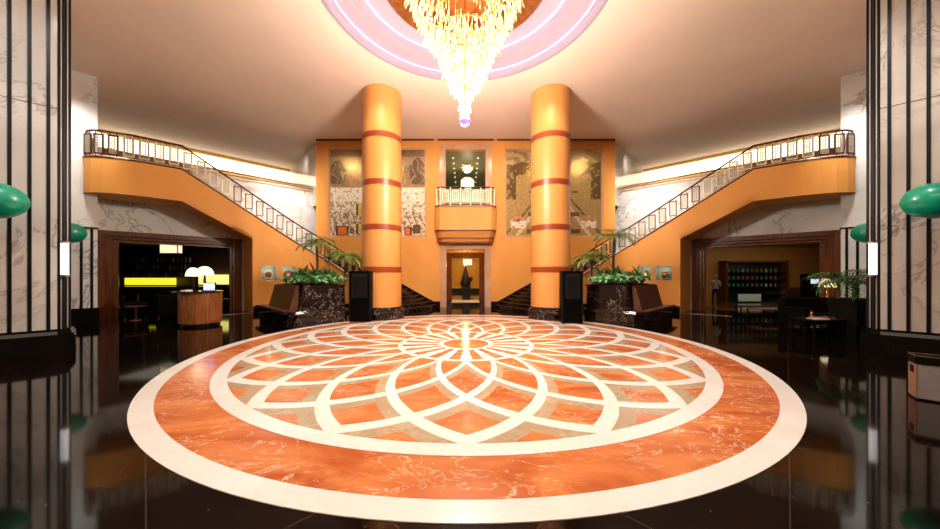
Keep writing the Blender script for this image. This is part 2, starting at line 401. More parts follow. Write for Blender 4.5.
prof = [(3.78, H-.01), (3.70, H+.02), (3.70, H+.16), (3.30, H+.22), (2.95, H+.22), (2.95, H+.40), (2.6, H+.46), (2.15, H+.46), (2.15, H+.7), (.01, H+.7)]
dm.lathe([(r, z) for r, z in prof], (CHX, CHY, 0), 96, False)
struct(dm.build('ceiling_recess', M['dome'], smooth=True))
struct(MB().ring(3.70, 3.80, H-.03, H+.05, (CHX, CHY)).build('trim_recess', M['dome']))
# purple light tubes lying on the two steps of the recess
for r, z in ((3.55, H+.13), (2.84, H+.37)):
    t = MB(); t.ring(r-.018, r+.018, z, z+.03, (CHX, CHY), 96)
    tag(t.build('cove_light_ring', M['glow_purple']), 'violet light ring on the %s step of the ceiling recess' % ('outer' if r > 3 else 'inner'), 'light', None)
# ---------------------------------------------------------------- chandelier
ch = thing('crystal_chandelier', 'large conical crystal chandelier with a violet ball at its tip, hanging from the ceiling recess', 'chandelier', (CHX, CHY, H+.7))
MB().lathe([(.01, H+.60), (1.2, H+.60), (2.15, H+.36), (2.2, H+.26), (2.12, H+.2), (1.9, H+.25), (.01, H+.32)], (CHX, CHY, 0), 64, False).build('copper_canopy', M['copper'], ch, smooth=True)
MB().tube([(CHX, CHY, H+.6), (CHX, CHY, 5.8)], .03, 8).build('stem', M['gold'], ch)
def cr(z):
    P = [(5.80, .04), (5.97, .10), (6.27, .15), (6.58, .27), (7.54, .67), (8.8, 1.34), (9.2, 1.55)]
    for (a, ra), (b_, rb) in zip(P, P[1:]):
        if z <= b_: return ra+(rb-ra)*(z-a)/(b_-a)
    return P[-1][1]
rods = []
z = 5.95; tier = 0; random.seed(3)
while z < 9.2:
    r = cr(z); n = max(6, int(2*pi*r/.085))
    if tier % 2 == 0: MB().ring(max(r-.06, .02), max(r-.035, .04), z-.01, z+.02, (CHX, CHY), 48).build('tier_ring', M['gold'], ch)
    for j in range(n):
        a = 2*pi*(j+random.random()*.7)/n; rr = r+random.uniform(-.05, .03)
        L = random.uniform(.2, .36) if r > .3 else random.uniform(.10, .18)
        out = random.uniform(-.02, .13)*min(1, r*2)
        top = Vector((CHX+rr*cos(a), CHY+rr*sin(a), z)); bot = Vector((CHX+(rr+out)*cos(a), CHY+(rr+out)*sin(a), z-L))
        if not (abs(rr*cos(a)) < .52-.3*abs(z-8.15) and 7.95 < z < 8.42): rods.append((top, bot, random.uniform(.011, .02), a, z))
    if r > .5:
        for j in range(n//2):
            a = 2*pi*random.random(); rr = r*random.uniform(.35, .9)
            if not (abs(rr*cos(a)) < .5 and 7.9 < z < 8.45): rods.append((Vector((CHX+rr*cos(a), CHY+rr*sin(a), z+.05)), Vector((CHX+rr*cos(a), CHY+rr*sin(a), z-.2)), .013, a, z))
    z += .155 if r > .3 else .11; tier += 1
def rodmb(mb, rd):
    t, b, r = rd[:3]; mid = t.lerp(b, .82)
    mb.tube([t, mid, b], [r*.7, r, r*.15], 6)
camv = Vector((CX, CY, CZ))
vis = sorted(range(len(rods)), key=lambda i: -((rods[i][0]-rods[i][1]).length*rods[i][2]*1000/((rods[i][0]-camv).length) + (2.5 if -sin(rods[i][3]) > .1 else 0) - (9 if rods[i][4] > 8.75 else 0)))
pick = set(vis[:100]); rest = MB()
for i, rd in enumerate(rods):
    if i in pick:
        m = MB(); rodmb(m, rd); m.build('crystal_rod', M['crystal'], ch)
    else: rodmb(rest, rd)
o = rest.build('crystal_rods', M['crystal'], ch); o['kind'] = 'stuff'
MB().lathe([(.0, -.15), (.10, -.11), (.15, 0), (.10, .11), (.0, .15)], (CHX, CHY, 5.68), 9, False).build('crystal_ball', M['purple_crystal'], ch)['label'] = 'violet faceted crystal ball'
bl = MB()
for zz, rr in ((6.6, .2), (7.2, .45), (7.8, .7), (8.4, 1.0), (8.9, 1.2)):
    n = int(rr*12)
    for j in range(n):
        a = 2*pi*(j+.5)/n; bl.ball((CHX+rr*cos(a), CHY+rr*sin(a), zz), .035, 6)
for i in range(1):
    pass
o = bl.build('bulbs', M['glow_bulb'], ch); o['kind'] = 'stuff'

# ---------------------------------------------------------------- back wall, doorway, balcony
YW = 17.35
wb = MB()
for s in (-1, 1):
    x0, x1 = 1.08, 8.06
    P0, P1 = 2.12, 7.40
    a, b = sorted((s*x0, s*P0)); wb.box(a, b, YW, YW+.25, 0, H)
    a, b = sorted((s*P1, s*x1)); wb.box(a, b, YW, YW+.25, 0, H)
    a, b = sorted((s*P0, s*P1)); wb.box(a, b, YW, YW+.25, 0, 3.77); wb.box(a, b, YW, YW+.25, 8.57, H); wb.box(a, b, YW+.1, YW+.25, 3.77, 8.57)
wb.box(-1.08, 1.08, YW, YW+.25, 3.1, 5.3); wb.box(-1.08, 1.08, YW, YW+.25, 8.46, H)
struct(wb.build('wall_back', M['orange']))
for s in (-1, 1):
    struct(MB().box(*sorted((s*1.36, s*1.62)), YW-.025, YW, 0, .30).build('baseboard_back_'+SD[s], M['dark_base']))
    # pilaster strips flanking the central bay and stone surround
    struct(MB().box(*sorted((s*1.07, s*1.40)), YW-.05, YW, 5.3, 8.75).build('trim_upper_jamb_'+SD[s], M['pink_stone']))
struct(MB().box(-1.07, 1.07, YW-.05, YW, 8.46, 8.75).build('trim_upper_head', M['pink_stone']))
# linear vents along the wall head
for i, (a, b) in enumerate(((-8.0, -4.9), (-4.7, -1.7), (-1.5, 1.5), (1.7, 4.7), (4.9, 8.0))):
    names = ('far left', 'inner left', 'middle', 'inner right', 'far right')
    tag(MB().box(a, b, YW-.14, YW-.04, H-.05, H).build('air_vent', M['redbrown']), 'thin dark linear vent above the back wall, %s one of five' % names[i], 'vent', 'linear vents above the back wall')
d1 = bpy.data.objects.new('door_1', None); C.objects.link(d1); d1.location = (0, YW, 0); d1['kind'] = 'structure'
for s in (-1, 1): MB().box(*sorted((s*1.03, s*1.36)), YW-.09, YW+.3, 0, 3.38).build('door_jamb', M['pink_stone'], d1)
MB().box(-1.03, 1.03, YW-.09, YW+.3, 3.1, 3.38).build('door_head', M['pink_stone'], d1)
# corridor behind the doorway
cw = MB()
for s in (-1, 1): cw.box(*sorted((s*1.5, s*1.6)), YW+.25, 24, 0, 3.3)
struct(cw.build('wall_corridor_sides', M['yellow_wall']))
struct(MB().box(-1.6, 1.6, 24, 24.1, 0, 3.3).build('wall_corridor_end', M['yellow_wall']))
struct(MB().box(-1.6, 1.6, YW+.25, 24.1, 3.3, 3.4).build('ceiling_corridor', M['ochre']))
for s in (-1, 1):
    struct(MB().box(*sorted((s*.98, s*1.5)), 22.9, 23.1, 0, 3.3).build('trim_corridor_post_'+SD[s], M['wood_red']))
struct(MB().box(-.98, .98, 22.9, 23.1, 2.95, 3.3).build('trim_corridor_head', M['wood_red']))
point((0, 21.5, 2.4), 70, (1, .72, .3), .15, 'lantern_light')
rug = MB().box(-.9, .9, 20.2, 22.6, 0, .015).build('floor_runner', M['white']); tag(rug, 'pale rug on the corridor floor behind the central doorway', 'rug')
pd = thing('console_table', 'black console table against the yellow corridor wall', 'table', (0, 23.6, 0))
MB().box(-1.2, 1.2, 23.35, 23.85, .66, .76).build('tabletop', M['black'], pd)
MB().box(-1.15, 1.15, 23.4, 23.8, .42, .66).build('apron', M['black'], pd)
for x in (-1.1, 1.1):
    for y in (23.42, 23.78): MB().box(x-.05, x+.05, y-.03, y+.03, 0, .42).build('leg', M['black'], pd)
st = thing('cone_sculpture', 'dark grey cone shaped sculpture on a black plinth before the yellow corridor wall', 'sculpture', (.05, 22.3, 0))
MB().box(-.22, .32, 22.05, 22.55, 0, .95).build('plinth', M['black'], st)
MB().lathe([(.02, .95), (.30, .96), (.36, 1.15), (.22, 1.6), (.08, 2.2), (.01, 2.45)], (0, 22.3, 0), 20, False).build('cone', M['grille'], st, smooth=True)
MB().ball((.36, 22.3, 1.45), .16, 12).tube([(.1, 22.3, 1.2), (.36, 22.3, 1.4)], .03).build('ball', M['black'], st, smooth=True)
def lantern(x, y, z, wd, h, label, ztop, dp=None):
    dp = dp or wd; e2 = dp/2+.02
    t = thing('ceiling_lantern', label, 'lamp', (x, y, z+h))
    MB().box(x-wd/2, x+wd/2, y-dp/2, y+dp/2, z, z+h).build('lamp_shade', M['glow_shade'], t)
    e = wd/2+.02; fm = MB().box(x-e, x+e, y-e2, y+e2, z+h, z+h+.03).box(x-e, x+e, y-e2, y+e2, z-.02, z)
    for a_ in (-e, e-.03):
        for b_ in (-e2, e2-.03): fm.box(x+a_, x+a_+.03, y+b_, y+b_+.03, z-.01, z+h+.01)
    fm.build('lamp_frame', M['gold'], t)
    MB().tube([(x, y, z+h+.02), (x, y, ztop)], .015).build('hanging_rod', M['gold'], t)
    return t
lantern(.12, 19.8, 2.34, .56, .36, 'glowing rectangular lantern in the corridor behind the central doorway', 3.3)
# upper corridor
uw = MB()
for s in (-1, 1): uw.box(*sorted((s*1.55, s*1.65)), YW+.25, 27, 5.3, 8.5)
struct(uw.build('wall_upper_corridor_sides', M['greenwall']))
struct(MB().box(-1.65, 1.65, 27, 27.1, 5.3, 8.5).build('wall_upper_corridor_end', M['greenwall']))
struct(MB().box(-1.65, 1.65, YW+.25, 27.1, 8.5, 8.6).build('ceiling_upper_corridor', M['greenwall']))
struct(MB().box(-1.65, 1.65, YW+.25, 27.1, 5.2, 5.3).build('floor_upper_corridor', M['stair_marble']))
k = 0
for s in (-1, 1):
    for y in (18.6, 19.5, 20.4, 21.3, 22.2, 23.4, 24.6):
        tag(MB().lathe([(.045, 8.46), (.05, 8.5)], (s*.72, y, 0), 12).build('recessed_downlight', M['glow_shade']), 'tiny recessed light in the ceiling row above the central balcony', 'light', 'upper corridor ceiling lights')
t = thing('ceiling_lamp', 'bright burst shaped ceiling lamp in the corridor above the central balcony', 'lamp', (.1, 19.5, 8.5))
m = MB().ball((.1, 19.5, 8.28), .12, 10)
for i in range(34):
    a = i*2.39996; e = -1.45+1.6*i/34
    d = Vector((cos(a)*cos(e), sin(a)*cos(e), sin(e)))*.38; c0 = Vector((.1, 19.5, 8.28)); m.tube([c0, c0+d*Vector((1, 1, .5)).length/1.5], .025, 5)
m.build('crystal_arm', M['glow_shade'], t)['kind'] = 'stuff'
MB().tube([(.1, 19.5, 8.5), (.1, 19.5, 8.28)], .05).build('stem', M['gold'], t)
t = thing('drum_pendant', 'round cream drum pendant hanging behind the central balcony', 'lamp', (.12, 20.6, 8.5))
MB().lathe([(.2, 7.3), (.42, 7.42), (.42, 7.78), (.25, 7.92)], (.12, 20.6, 0), 20).build('lamp_shade', M['glow_shade'], t, smooth=True)
MB().tube([(.12, 20.6, 7.9), (.12, 20.6, 8.5)], .02).build('hanging_rod', M['gold'], t)
point((.1, 19.9, 7.0), 45, WARM, .2)
# central balcony
bal = thing('central_balcony', 'small honey coloured balcony with stepped underside above the central doorway', 'balcony', (0, YW, 3.4))
def octo(w_, d, ch_): return [(-w_, YW), (-w_, YW-d+ch_), (-w_+ch_, YW-d), (w_-ch_, YW-d), (w_, YW-d+ch_), (w_, YW)]
MB().prism(octo(1.56, .85, .22), 4.05, 5.24).build('parapet', M['orange'], bal)
MB().prism(octo(1.60, .90, .22), 5.24, 5.30).prism(octo(1.59, .88, .22), 4.02, 4.06).prism(octo(1.50, .72, .2), 3.645, 3.68).prism(octo(1.44, .6, .2), 3.44, 3.48).build('mouldings', M['band'], bal)
MB().prism(octo(1.44, .62, .2), 3.68, 4.02, octo(1.52, .75, .22)).prism(octo(1.38, .5, .2), 3.40, 3.66, octo(1.44, .6, .2)).build('stepped_underside', M['orange'], bal)
br = thing('balcony_railing', 'short brass and cream railing on the central balcony', 'railing', (0, 16.6, 5.3))
def railpts(o_): 
    return [(-1.5, YW-.02), (-1.5, YW-.60), (-1.3, YW-.80), (1.3, YW-.80), (1.5, YW-.60), (1.5, YW-.02)]
pts = [(x, y, 6.24) for x, y in railpts(0)]
MB().tube(pts, .035, 8).build('handrail', M['redbrown'], br); MB().tube([(x, y, 5.42) for x, y, _ in pts], .022, 6).tube([(x, y, 6.12) for x, y, _ in pts], .018, 6).build('rails', M['railcream'], br)
for x, y in ((-1.5, YW-.6), (-1.3, YW-.8), (-.78, YW-.8), (-.26, YW-.8), (.26, YW-.8), (.78, YW-.8), (1.3, YW-.8), (1.5, YW-.6)):
    MB().box(x-.025, x+.025, y-.025, y+.025, 5.3, 6.24).build('post', M['railcream'], br)
def gridpanel(c, u, w_, zb, zt, mb_frame, mb_mesh, sh=0.0):
    """rectangular framed railing panel; sh = shear in z per metre (kept 0: panels are upright)"""
    ux, uy = u; t = .02
    def bar(a0, a1, z0, z1, mb, th=.02):
        P = [(c[0]+ux*a0-uy*th, c[1]+uy*a0+ux*th), (c[0]+ux*a1-uy*th, c[1]+uy*a1+ux*th), (c[0]+ux*a1+uy*th, c[1]+uy*a1-ux*th), (c[0]+ux*a0+uy*th, c[1]+uy*a0-ux*th)]
        mb.prism(P, z0, z1)
    h = w_/2
    bar(-h, -h+.036, zb, zt, mb_frame); bar(h-.036, h, zb, zt, mb_frame); bar(-h, h, zb, zb+.036, mb_frame); bar(-h, h, zt-.036, zt, mb_frame)
    n = 3; m_ = 7
    for i in range(n+1):
        a = -h+.05+(2*h-.1)*i/n; bar(a-.013, a+.013, zb+.05, zt-.05, mb_mesh, .008)
    for j in range(m_+1):
        zz = zb+.05+(zt-zb-.1)*j/m_; bar(-h+.04, h-.04, zz-.013, zz+.013, mb_mesh, .008)
for x in (-1.04, -.52, 0, .52, 1.04):
    f, g = MB(), MB(); gridpanel((x, YW-.8), (1, 0), .38, 5.48, 6.08, f, g)
    o = f.build('panel_frame', M['railcream'], br); g.build('grid', M['railcream'], o)

# murals -----------------------------------------------------------------
def mural(name, label, s, left, mat, colf):
    x0, x1 = (-7.40, -2.12) if s < 0 else (2.12, 7.40); z0, z1 = 3.77, 8.57; nx, nz = 88, 80
    t = thing(name, label, 'mural', ((x0+x1)/2, YW+.1, z0))
    me = bpy.data.meshes.new('mosaic'); vs = []; fs = []; cols = []
    ox, oy, oz = t.location
    fw = .09
    dx = (x1-x0-2*fw)/nx; dz = (z1-z0-2*fw)/nz
    for i in range(nx):
        for j in range(nz):
            u0 = x0+fw+i*dx; w0 = z0+fw+j*dz; n = len(vs); e = .004
            y = YW+.078-random.uniform(0, .004); tl = random.uniform(-.0015, .0015)
            vs += [(u0+e-ox, y-oy, w0+e-oz), (u0+dx-e-ox, y-oy+tl, w0+e-oz), (u0+dx-e-ox, y-oy, w0+dz-e-oz), (u0+e-ox, y-oy-tl, w0+dz-e-oz)]
            fs.append((n, n+1, n+2, n+3)); cols.append(colf((i+.5)/nx, (j+.5)/nz))
    me.from_pydata(vs, [], fs); at_ = me.color_attributes.new('tile', 'FLOAT_COLOR', 'CORNER')
    for k_, c in enumerate(cols):
        for q in range(4): at_.data[k_*4+q].color = (*c, 1)
    me.materials.append(mat); o = bpy.data.objects.new('mosaic', me); C.objects.link(o); o.parent = t
    MB().box(x0, x1, YW+.08, YW+.1, z0, z1).build('backing', M['gold'], t)
    MB().box(x0, x0+fw, YW+.03, YW+.08, z0, z1).box(x1-fw, x1, YW+.03, YW+.08, z0, z1).box(x0+fw, x1-fw, YW+.03, YW+.08, z0, z0+fw).box(x0+fw, x1-fw, YW+.03, YW+.08, z1-fw, z1).build('frame', M['pink_stone'], t)
def mixc(a, b, t): return tuple(a[i]*(1-t)+b[i]*t for i in range(3))
def colL(u, v):
    n = noise.noise(Vector((u*9, v*9, 1.3))); n2 = noise.noise(Vector((u*30, v*30, 5)))
    m = abs(u-.5)
    if v > .93: c = (.25, .17, .10)
    elif v > .56:
        c = (.30, .24, .17)
        if v > .84+.05*sin(u*22)+n*.05: c = (.50, .38, .24)
        elif m > .34+.05*n and v > .6: c = (.13, .10, .075)
        elif v < .72 and int(u*34) % 3 == 0: c = (.62, .25, .09)
        elif v < .74: c = (.45, .28, .15)
        if abs((u*11+n) % 1-.5) < .1 and v < .9: c = mixc(c, (.6, .5, .36), .5)
    elif v > .40: c = (.85, .78, .64) if n2 > -.3 else (.55, .45, .33)  # glare on the mosaic, painted in as a band of pale tiles
    elif v > .28: c = (.78, .70, .55) if n2 > -.1 else (.42, .33, .24)
    else:
        c = (.70, .60, .45) if n2 > -.1 else (.30, .22, .16)
        if abs((u*14+v*5) % 1-.5) < .08: c = (.2, .15, .1)
    for (a, b, p, q, col) in ((.06, .19, .0, .11, (.75, .15, .02)), (.27, .36, .02, .14, (.08, .05, .03)), (.27, .36, .24, .37, (.10, .07, .03)), (.78, .86, .0, .1, (.78, .16, .03)), (.88, .95, .02, .12, (.09, .06, .05)), (.2, .25, .02, .08, (.25, .22, .2))):
        if a < u < b and p < v < q:
            c = (.05, .04, .03) if (u-a < .015 or b-u < .015 or v-p < .015 or q-v < .015) else col
            if (b-a) > .08 and col[0] < .2 and .03 < u-a < b-a-.03: c = (.7, .5, .1)
    j = random.uniform(.8, 1.2)*(.8 if v > .56 else 1.15); return tuple(min(1, x*j) for x in c)
def colR(u, v):
    n = noise.noise(Vector((u*7, v*7, 8.3))); n2 = noise.noise(Vector((u*26, v*26, 2))); m = abs(u-.5)
    c = (.42, .31, .15)
    if v > .8: c = (.50, .40, .24) if sin(u*26+v*40+n*5) > 0 else (.34, .26, .15)
    if m > .30 and .70+.04*n < v < .86+.05*n: c = (.14, .10, .05)          # trees
    if m > .40 and .42 < v < .8: c = (.12, .09, .05) if n2 > -.2 else (.34, .26, .13)
    if .16 < m < .31 and .76 < v < .87-(m-.16)*.2: c = (.13, .085, .05)      # side roofs
    if .18 < m < .29 and .66 < v < .76: c = (.52, .24, .09) if int(u*44) % 2 else (.42, .3, .15)
    if m < .18 and .60 < v < .67: c = (.16, .10, .05)
    if m < .16 and .53 < v < .60: c = (.60, .40, .18) if int(u*50) % 2 else (.3, .16, .07)
    if m < .26 and .50 < v < .53: c = (.2, .14, .07)
    if v < .5 and abs(m-(.06+(.5-v)*.65)) < .022: c = (.60, .52, .36)        # receding terrace edges
    if v < .5 and abs(m-(.12+(.5-v)*.8)) < .015: c = (.17, .14, .08)
    if m < .13 and .1 < v < .46: c = (.14, .12, .09) if n2 > .0 else (.72, .66, .52)
    if m < .05 and .16 < v < .42: c = (.55, .42, .10)
    if .17 < m < .27 and .22 < v < .27: c = (.16, .12, .09)
    if .29 < m < .45 and .09 < v < .18 and n2 > -.25: c = (.80, .66, .55)
    if .30 < m < .44 and .18 < v < .24 and n2 > .0: c = (.6, .3, .22)
    if .16 < m < .28 and .03 < v < .075: c = (.14, .10, .06)
    j = random.uniform(.8, 1.2)*1.35; c = tuple(x**1.35 for x in c); return tuple(min(1, x*j) for x in c)
mural('mosaic_mural', 'silvery mosaic mural with orange blocks and a glare band painted in pale tiles, behind the left column', -1, True, M['mosaic_silver'], colL)
mural('mosaic_mural', 'tan mosaic mural of palace roofs and terraces, behind the right column', 1, False, M['mosaic'], colR)

# ---------------------------------------------------------------- columns
for s in (-1, 1):
    c = (s*3.40+.02, 13.0, 0)
    t = thing('round_column', 'tall honey coloured column with red bands, %s of the central doorway' % SD[s], 'column', c)
    MB().lathe([(.77, .42), (.77, H)], c, 64).build('shaft', M['orange_col'], t, smooth=True)
    MB().lathe([(.90, 0), (.90, .30), (.86, .33), (.86, .38), (.80, .41), (.80, .47)], c, 64).build('base', M['black_marble'], t, smooth=True)
    for y in (133, 181, 226.5, 269.5):
        z = CZ-(y-PY)/F*12.25
        MB().ring(.74, .781, z-.11, z+.11, c[:2], 64).build('band', M['band'], t, smooth=True)

# ---------------------------------------------------------------- the two wings
WING = -24.26; WB = -26.8; PIER = -25.0
slope = .62
def mir(s, pts): return [(s*p[0],)+tuple(p[1:]) for p in pts]
path = [Vector(p) for p in ((-11.36, 12.90), (-10.4, 13.86), (-9.5, 14.76), (-8.6, 15.66), (-8.15, 16.02), (-7.6, 16.25), (-7.0, 16.32), (-6.3, 16.22), (-5.6, 15.98), (-4.9, 15.6), (-4.3, 15.15), (-3.95, 14.8))]
plen = [0.]
for a, b in zip(path, path[1:]): plen.append(plen[-1]+(b-a).length)
tot = plen[-1]
def along(L):
    L = max(0, min(tot-1e-6, L))
    for i in range(len(plen)-1):
        if L <= plen[i+1]:
            t = (L-plen[i])/(plen[i+1]-plen[i]); p = path[i].lerp(path[i+1], t); d = (path[i+1]-path[i]).normalized(); return p, d
    return path[-1], (path[-1]-path[-2]).normalized()
sl = 5.72/tot
def curb(L): return 5.95-sl*L
# balcony plan, from the bend out to the rounded end
bpl = [Vector(p) for p in ((-11.36, 12.90), (-12.1, 12.16), (-12.4, 11.90), (-12.72, 11.69), (-13.06, 11.54), (-13.38, 11.48), (-13.64, 11.51), (-13.82, 11.63), (-13.91, 11.85))]
NICHE = {1: ((-9.42, -8.96), (-8.80, -8.38)), -1: ((-8.86, -8.44), (-9.44, -8.98))}
for s in (-1, 1):       # geometry below is written for the left wing (negative x) and mirrored for s = -1
    S = SD[-s]
    # --- sloping orange wing wall (outer stringer), jamb edge at X=-9.66
    th = .22
    wl = MB()
    n = 26; ts = [tot*i/n for i in range(n+1)]
    def lowz(L, p):
        if p.x < -9.66-1e-6: return 4.68-(p.x+11.36)*(4.68-3.355)/1.70
        return 0.0
    Ls = sorted(set([0, .6, 1.2, 1.8, (11.36-9.66)*sqrt(2)-.0005, (11.36-9.66)*sqrt(2)+.0005]+[2.42+(tot-2.42)*i/26 for i in range(27)]))
    NL = [((x0+11.36)*sqrt(2), (x1+11.36)*sqrt(2)) for x0, x1 in NICHE[s]]
    Ls = sorted(set(Ls+[v for ab in NL for v in ab]))
    prev = None
    for L in Ls:
        p, d = along(L); nrm = Vector((-d.y, d.x))   # points to the wall behind (left-hand normal)
        a = p; b = p+nrm*th
        lo = lowz(L, p); cur = [(s*a.x, a.y, lo), (s*a.x, a.y, curb(L)), (s*b.x, b.y, curb(L)), (s*b.x, b.y, lo)]
        if prev:
            if any(q0-1e-6 <= pL and L <= q1+1e-6 for q0, q1 in NL):
                for za, zb_ in ((None, 1.47), (2.14, None)):
                    P0 = [(v[0], v[1], (v[2] if za is None else za) if k_ in (0, 3) else (v[2] if zb_ is None else zb_)) for k_, v in enumerate(prev)]
                    P1 = [(v[0], v[1], (v[2] if za is None else za) if k_ in (0, 3) else (v[2] if zb_ is None else zb_)) for k_, v in enumerate(cur)]
                    wl.add(P0+P1, [(0, 1, 5, 4), (1, 2, 6, 5), (2, 3, 7, 6), (3, 0, 4, 7)])
            else: wl.add(prev+cur, [(0, 1, 5, 4), (1, 2, 6, 5), (2, 3, 7, 6), (3, 0, 4, 7)])
        else: wl.add(cur, [(0, 1, 2, 3)])
        prev = cur; pL = L
    wl.add(prev, [(0, 1, 2, 3)])
    bm_o = wl.build('wall_stair_'+S, M['orange']); struct(bm_o)
    # base strip
    bs = MB(); prev = None
    for L in [x for x in Ls if x > 2.41]:
        p, d = along(L); nrm = Vector((-d.y, d.x)); a = p-nrm*.02; b = p+nrm*.02; z = min(.3, curb(L)-.02)
        cur = [(s*a.x, a.y, 0), (s*a.x, a.y, z), (s*b.x, b.y, z), (s*b.x, b.y, 0)]
        if prev: bs.add(prev+cur, [(0, 1, 5, 4), (1, 2, 6, 5), (2, 3, 7, 6), (3, 0, 4, 7)])
        prev = cur
    struct(bs.build('baseboard_wing_'+S, M['dark_base']))
    # curb cap line
    cap = [along(L)[0] for L in Ls]; cap = [(s*p.x, p.y, curb(L)+.012) for p, L in zip(cap, Ls)]
    bcap = [(s*p.x, p.y, 5.962) for p in bpl[::-1]]
    struct(MB().tube(bcap+cap[1:], .028, 6).build('trim_curb_'+S, M['redbrown']))
    # --- balcony parapet with rounded end + soffit
    pb = MB(); inner = []
    for i, p in enumerate(bpl):
        q0 = bpl[max(0, i-1)]; q1 = bpl[min(len(bpl)-1, i+1)]; d = (q1-q0).normalized(); inner.append(p+Vector((d.y, -d.x))*.2)
    prev = None
    for i, (a, b) in enumerate(zip(bpl, inner)):
        lo = 4.68; cur = [(s*a.x, a.y, lo), (s*a.x, a.y, 5.95), (s*b.x, b.y, 5.95), (s*b.x, b.y, lo)]
        if prev: pb.add(prev+cur, [(0, 1, 5, 4), (1, 2, 6, 5), (2, 3, 7, 6), (3, 0, 4, 7)])
        else: pb.add(cur, [(0, 1, 2, 3)])
        prev = cur
    pb.add(prev, [(0, 1, 2, 3)])
    struct(pb.build('wall_balcony_'+S, M['orange'], smooth=True))
    fl = [(s*p.x, p.y) for p in inner]+[(s*-14.75, 12.05), (s*-12.63, 14.17)]
    struct(MB().prism(fl, 4.70, 5.5).build('floor_balcony_'+S, M['orange']))
    # sloping soffit between wing and wall over the opening
    j0 = Vector((-9.66, 14.60)); wn = Vector((-1, 1))/sqrt(2); dep = (26.8-24.26)/sqrt(2)
    b0 = Vector((-11.36, 12.90))
    A = [(s*b0.x, b0.y, 4.69), (s*j0.x, j0.y, 3.36), (s*j0.x, j0.y, 3.5), (s*b0.x, b0.y, 4.9)]
    struct(MB().extrude(A, (s*wn.x*dep, wn.y*dep, 0)).build('ceiling_soffit_'+S, M['orange']))
    # block under the stairs (its end is the door reveal)
    B = [(-9.66-.157, 14.60+.157), (-9.56-.157, 14.70+.157), (-9.56-dep*.707, 14.70+dep*.707), (-9.66-dep*.707, 14.60+dep*.707)]
    struct(MB().prism(mir(s, B), 0, 3.36).build('wall_reveal_'+S, M['orange']))
    # --- stairs
    stp = thing('staircase', 'dark marble staircase curving down from the %s balcony beside the back wall' % S, 'stairs', (s*-4, 15.9, 0))
    # wall-side guide: along the back wall then 45 degrees along the rear wall
    wp = [Vector(p) for p in ((-1.62, 17.33), (-4.6, 17.33), (-8.15, 17.33), (-8.6, 18.05), (-12.63, 14.17))]
    wpl = [0.]
    for a, b in zip(wp, wp[1:]): wpl.append(wpl[-1]+(b-a).length)
    def walong(L):
        for i in range(len(wpl)-1):
            if L <= wpl[i+1]+1e-6: return wp[i].lerp(wp[i+1], (L-wpl[i])/(wpl[i+1]-wpl[i]))
        return wp[-1]
    NS = 33; NB = 9
    trd = MB(); rsr = MB(); nos = MB()
    def edge(i):
        fr = i/NS
        Wp = walong(.30*i if i < 8 else 2.4+.525*(i-8) if i < 16 else 6.6+(wpl[-1]-6.6)*(i-16)/(NS-16))
        Rp, d = along(tot-tot*fr+0.0); Rp = Rp+Vector((-d.y, d.x))*.24
        if i < 6: 
            k_ = (6-i)/6
            Rp = Rp.lerp(Vector((-3.3+.03*i, 14.35+.12*i)), k_)
        mid = (Wp+Rp)/2; dd = (Wp-Rp); bow = Vector((dd.y, -dd.x)).normalized()*(.30*max(0, 1-i/16))
        e = []
        for q in range(9):
            u = q/8; e.append(Rp.lerp(Wp, u)+bow*4*u*(1-u)*.8)
        return e
    E = [edge(i) for i in range(NS+1)]
    for i in range(NS):
        z0 = i*5.5/NS; z1 = (i+1)*5.5/NS; a, b = E[i], E[i+1]
        poly = [(s*p.x, p.y) for p in a]+[(s*p.x, p.y) for p in b[::-1]]
        # each step: riser block down to the one below
        for q in range(8):
            quad = [(s*a[q].x, a[q].y), (s*a[q+1].x, a[q+1].y), (s*b[q+1].x, b[q+1].y), (s*b[q].x, b[q].y)]
            zl = 0 if i < 12 else z0-.4
            trd.prism(quad, zl, z1)
        nos.tube([(s*p.x, p.y, z1-.018) for p in a], .024, 6)
    trd.build('steps', M['black_marble'], stp); nos.build('nosings', M['redbrown'], stp)
    # black skirting against the back wall
    sk = [(s*-1.40, YW-.001, .30), (s*-1.72, YW-.001, .30), (s*-4.02, YW-.001, .22+2.4*.57), (s*-8.0, YW-.001, .22+2.4*.57+3.98*.33), (s*-8.0, YW-.001, 1.2), (s*-4.02, YW-.001, 0.0), (s*-1.40, YW-.001, 0)]
    MB().extrude(sk, (0, -.03, 0)).build('skirting', M['dark_base'], stp)
    # --- railing
    rl = thing('stair_railing', 'long bronze and cream panelled railing on the %s staircase and balcony' % S, 'railing', (s*-11.36, 12.9, 5.95))
    off = .08
    rp = []
    bl_ = [0.]
    for a, b in zip(bpl, bpl[1:]): bl_.append(bl_[-1]+(b-a).length)
    def balong(L):
        for i in range(len(bl_)-1):
            if L <= bl_[i+1]+1e-9: 
                t = (L-bl_[i])/(bl_[i+1]-bl_[i]); return bpl[i].lerp(bpl[i+1], t), (bpl[i]-bpl[i+1]).normalized()
        return bpl[-1], (bpl[-2]-bpl[-1]).normalized()
    hr = []; lr = []; ur = []
    for i in range(15):
        L = bl_[-1]*(1-i/15); p, d = balong(L); p = p+Vector((-d.y, d.x))*off
        hr.append((s*p.x, p.y, 6.92)); lr.append((s*p.x, p.y, 6.03)); ur.append((s*p.x, p.y, 6.80))
    for i in range(31):
        L = (tot-.3)*i/30; p, d = along(L); p = p+Vector((-d.y, d.x))*off
        zc = curb(L); hr.append((s*p.x, p.y, zc+.97)); lr.append((s*p.x, p.y, zc+.08)); ur.append((s*p.x, p.y, zc+.85))
    MB().tube(hr, .036, 8).build('handrail', M['redbrown'], rl, smooth=True)
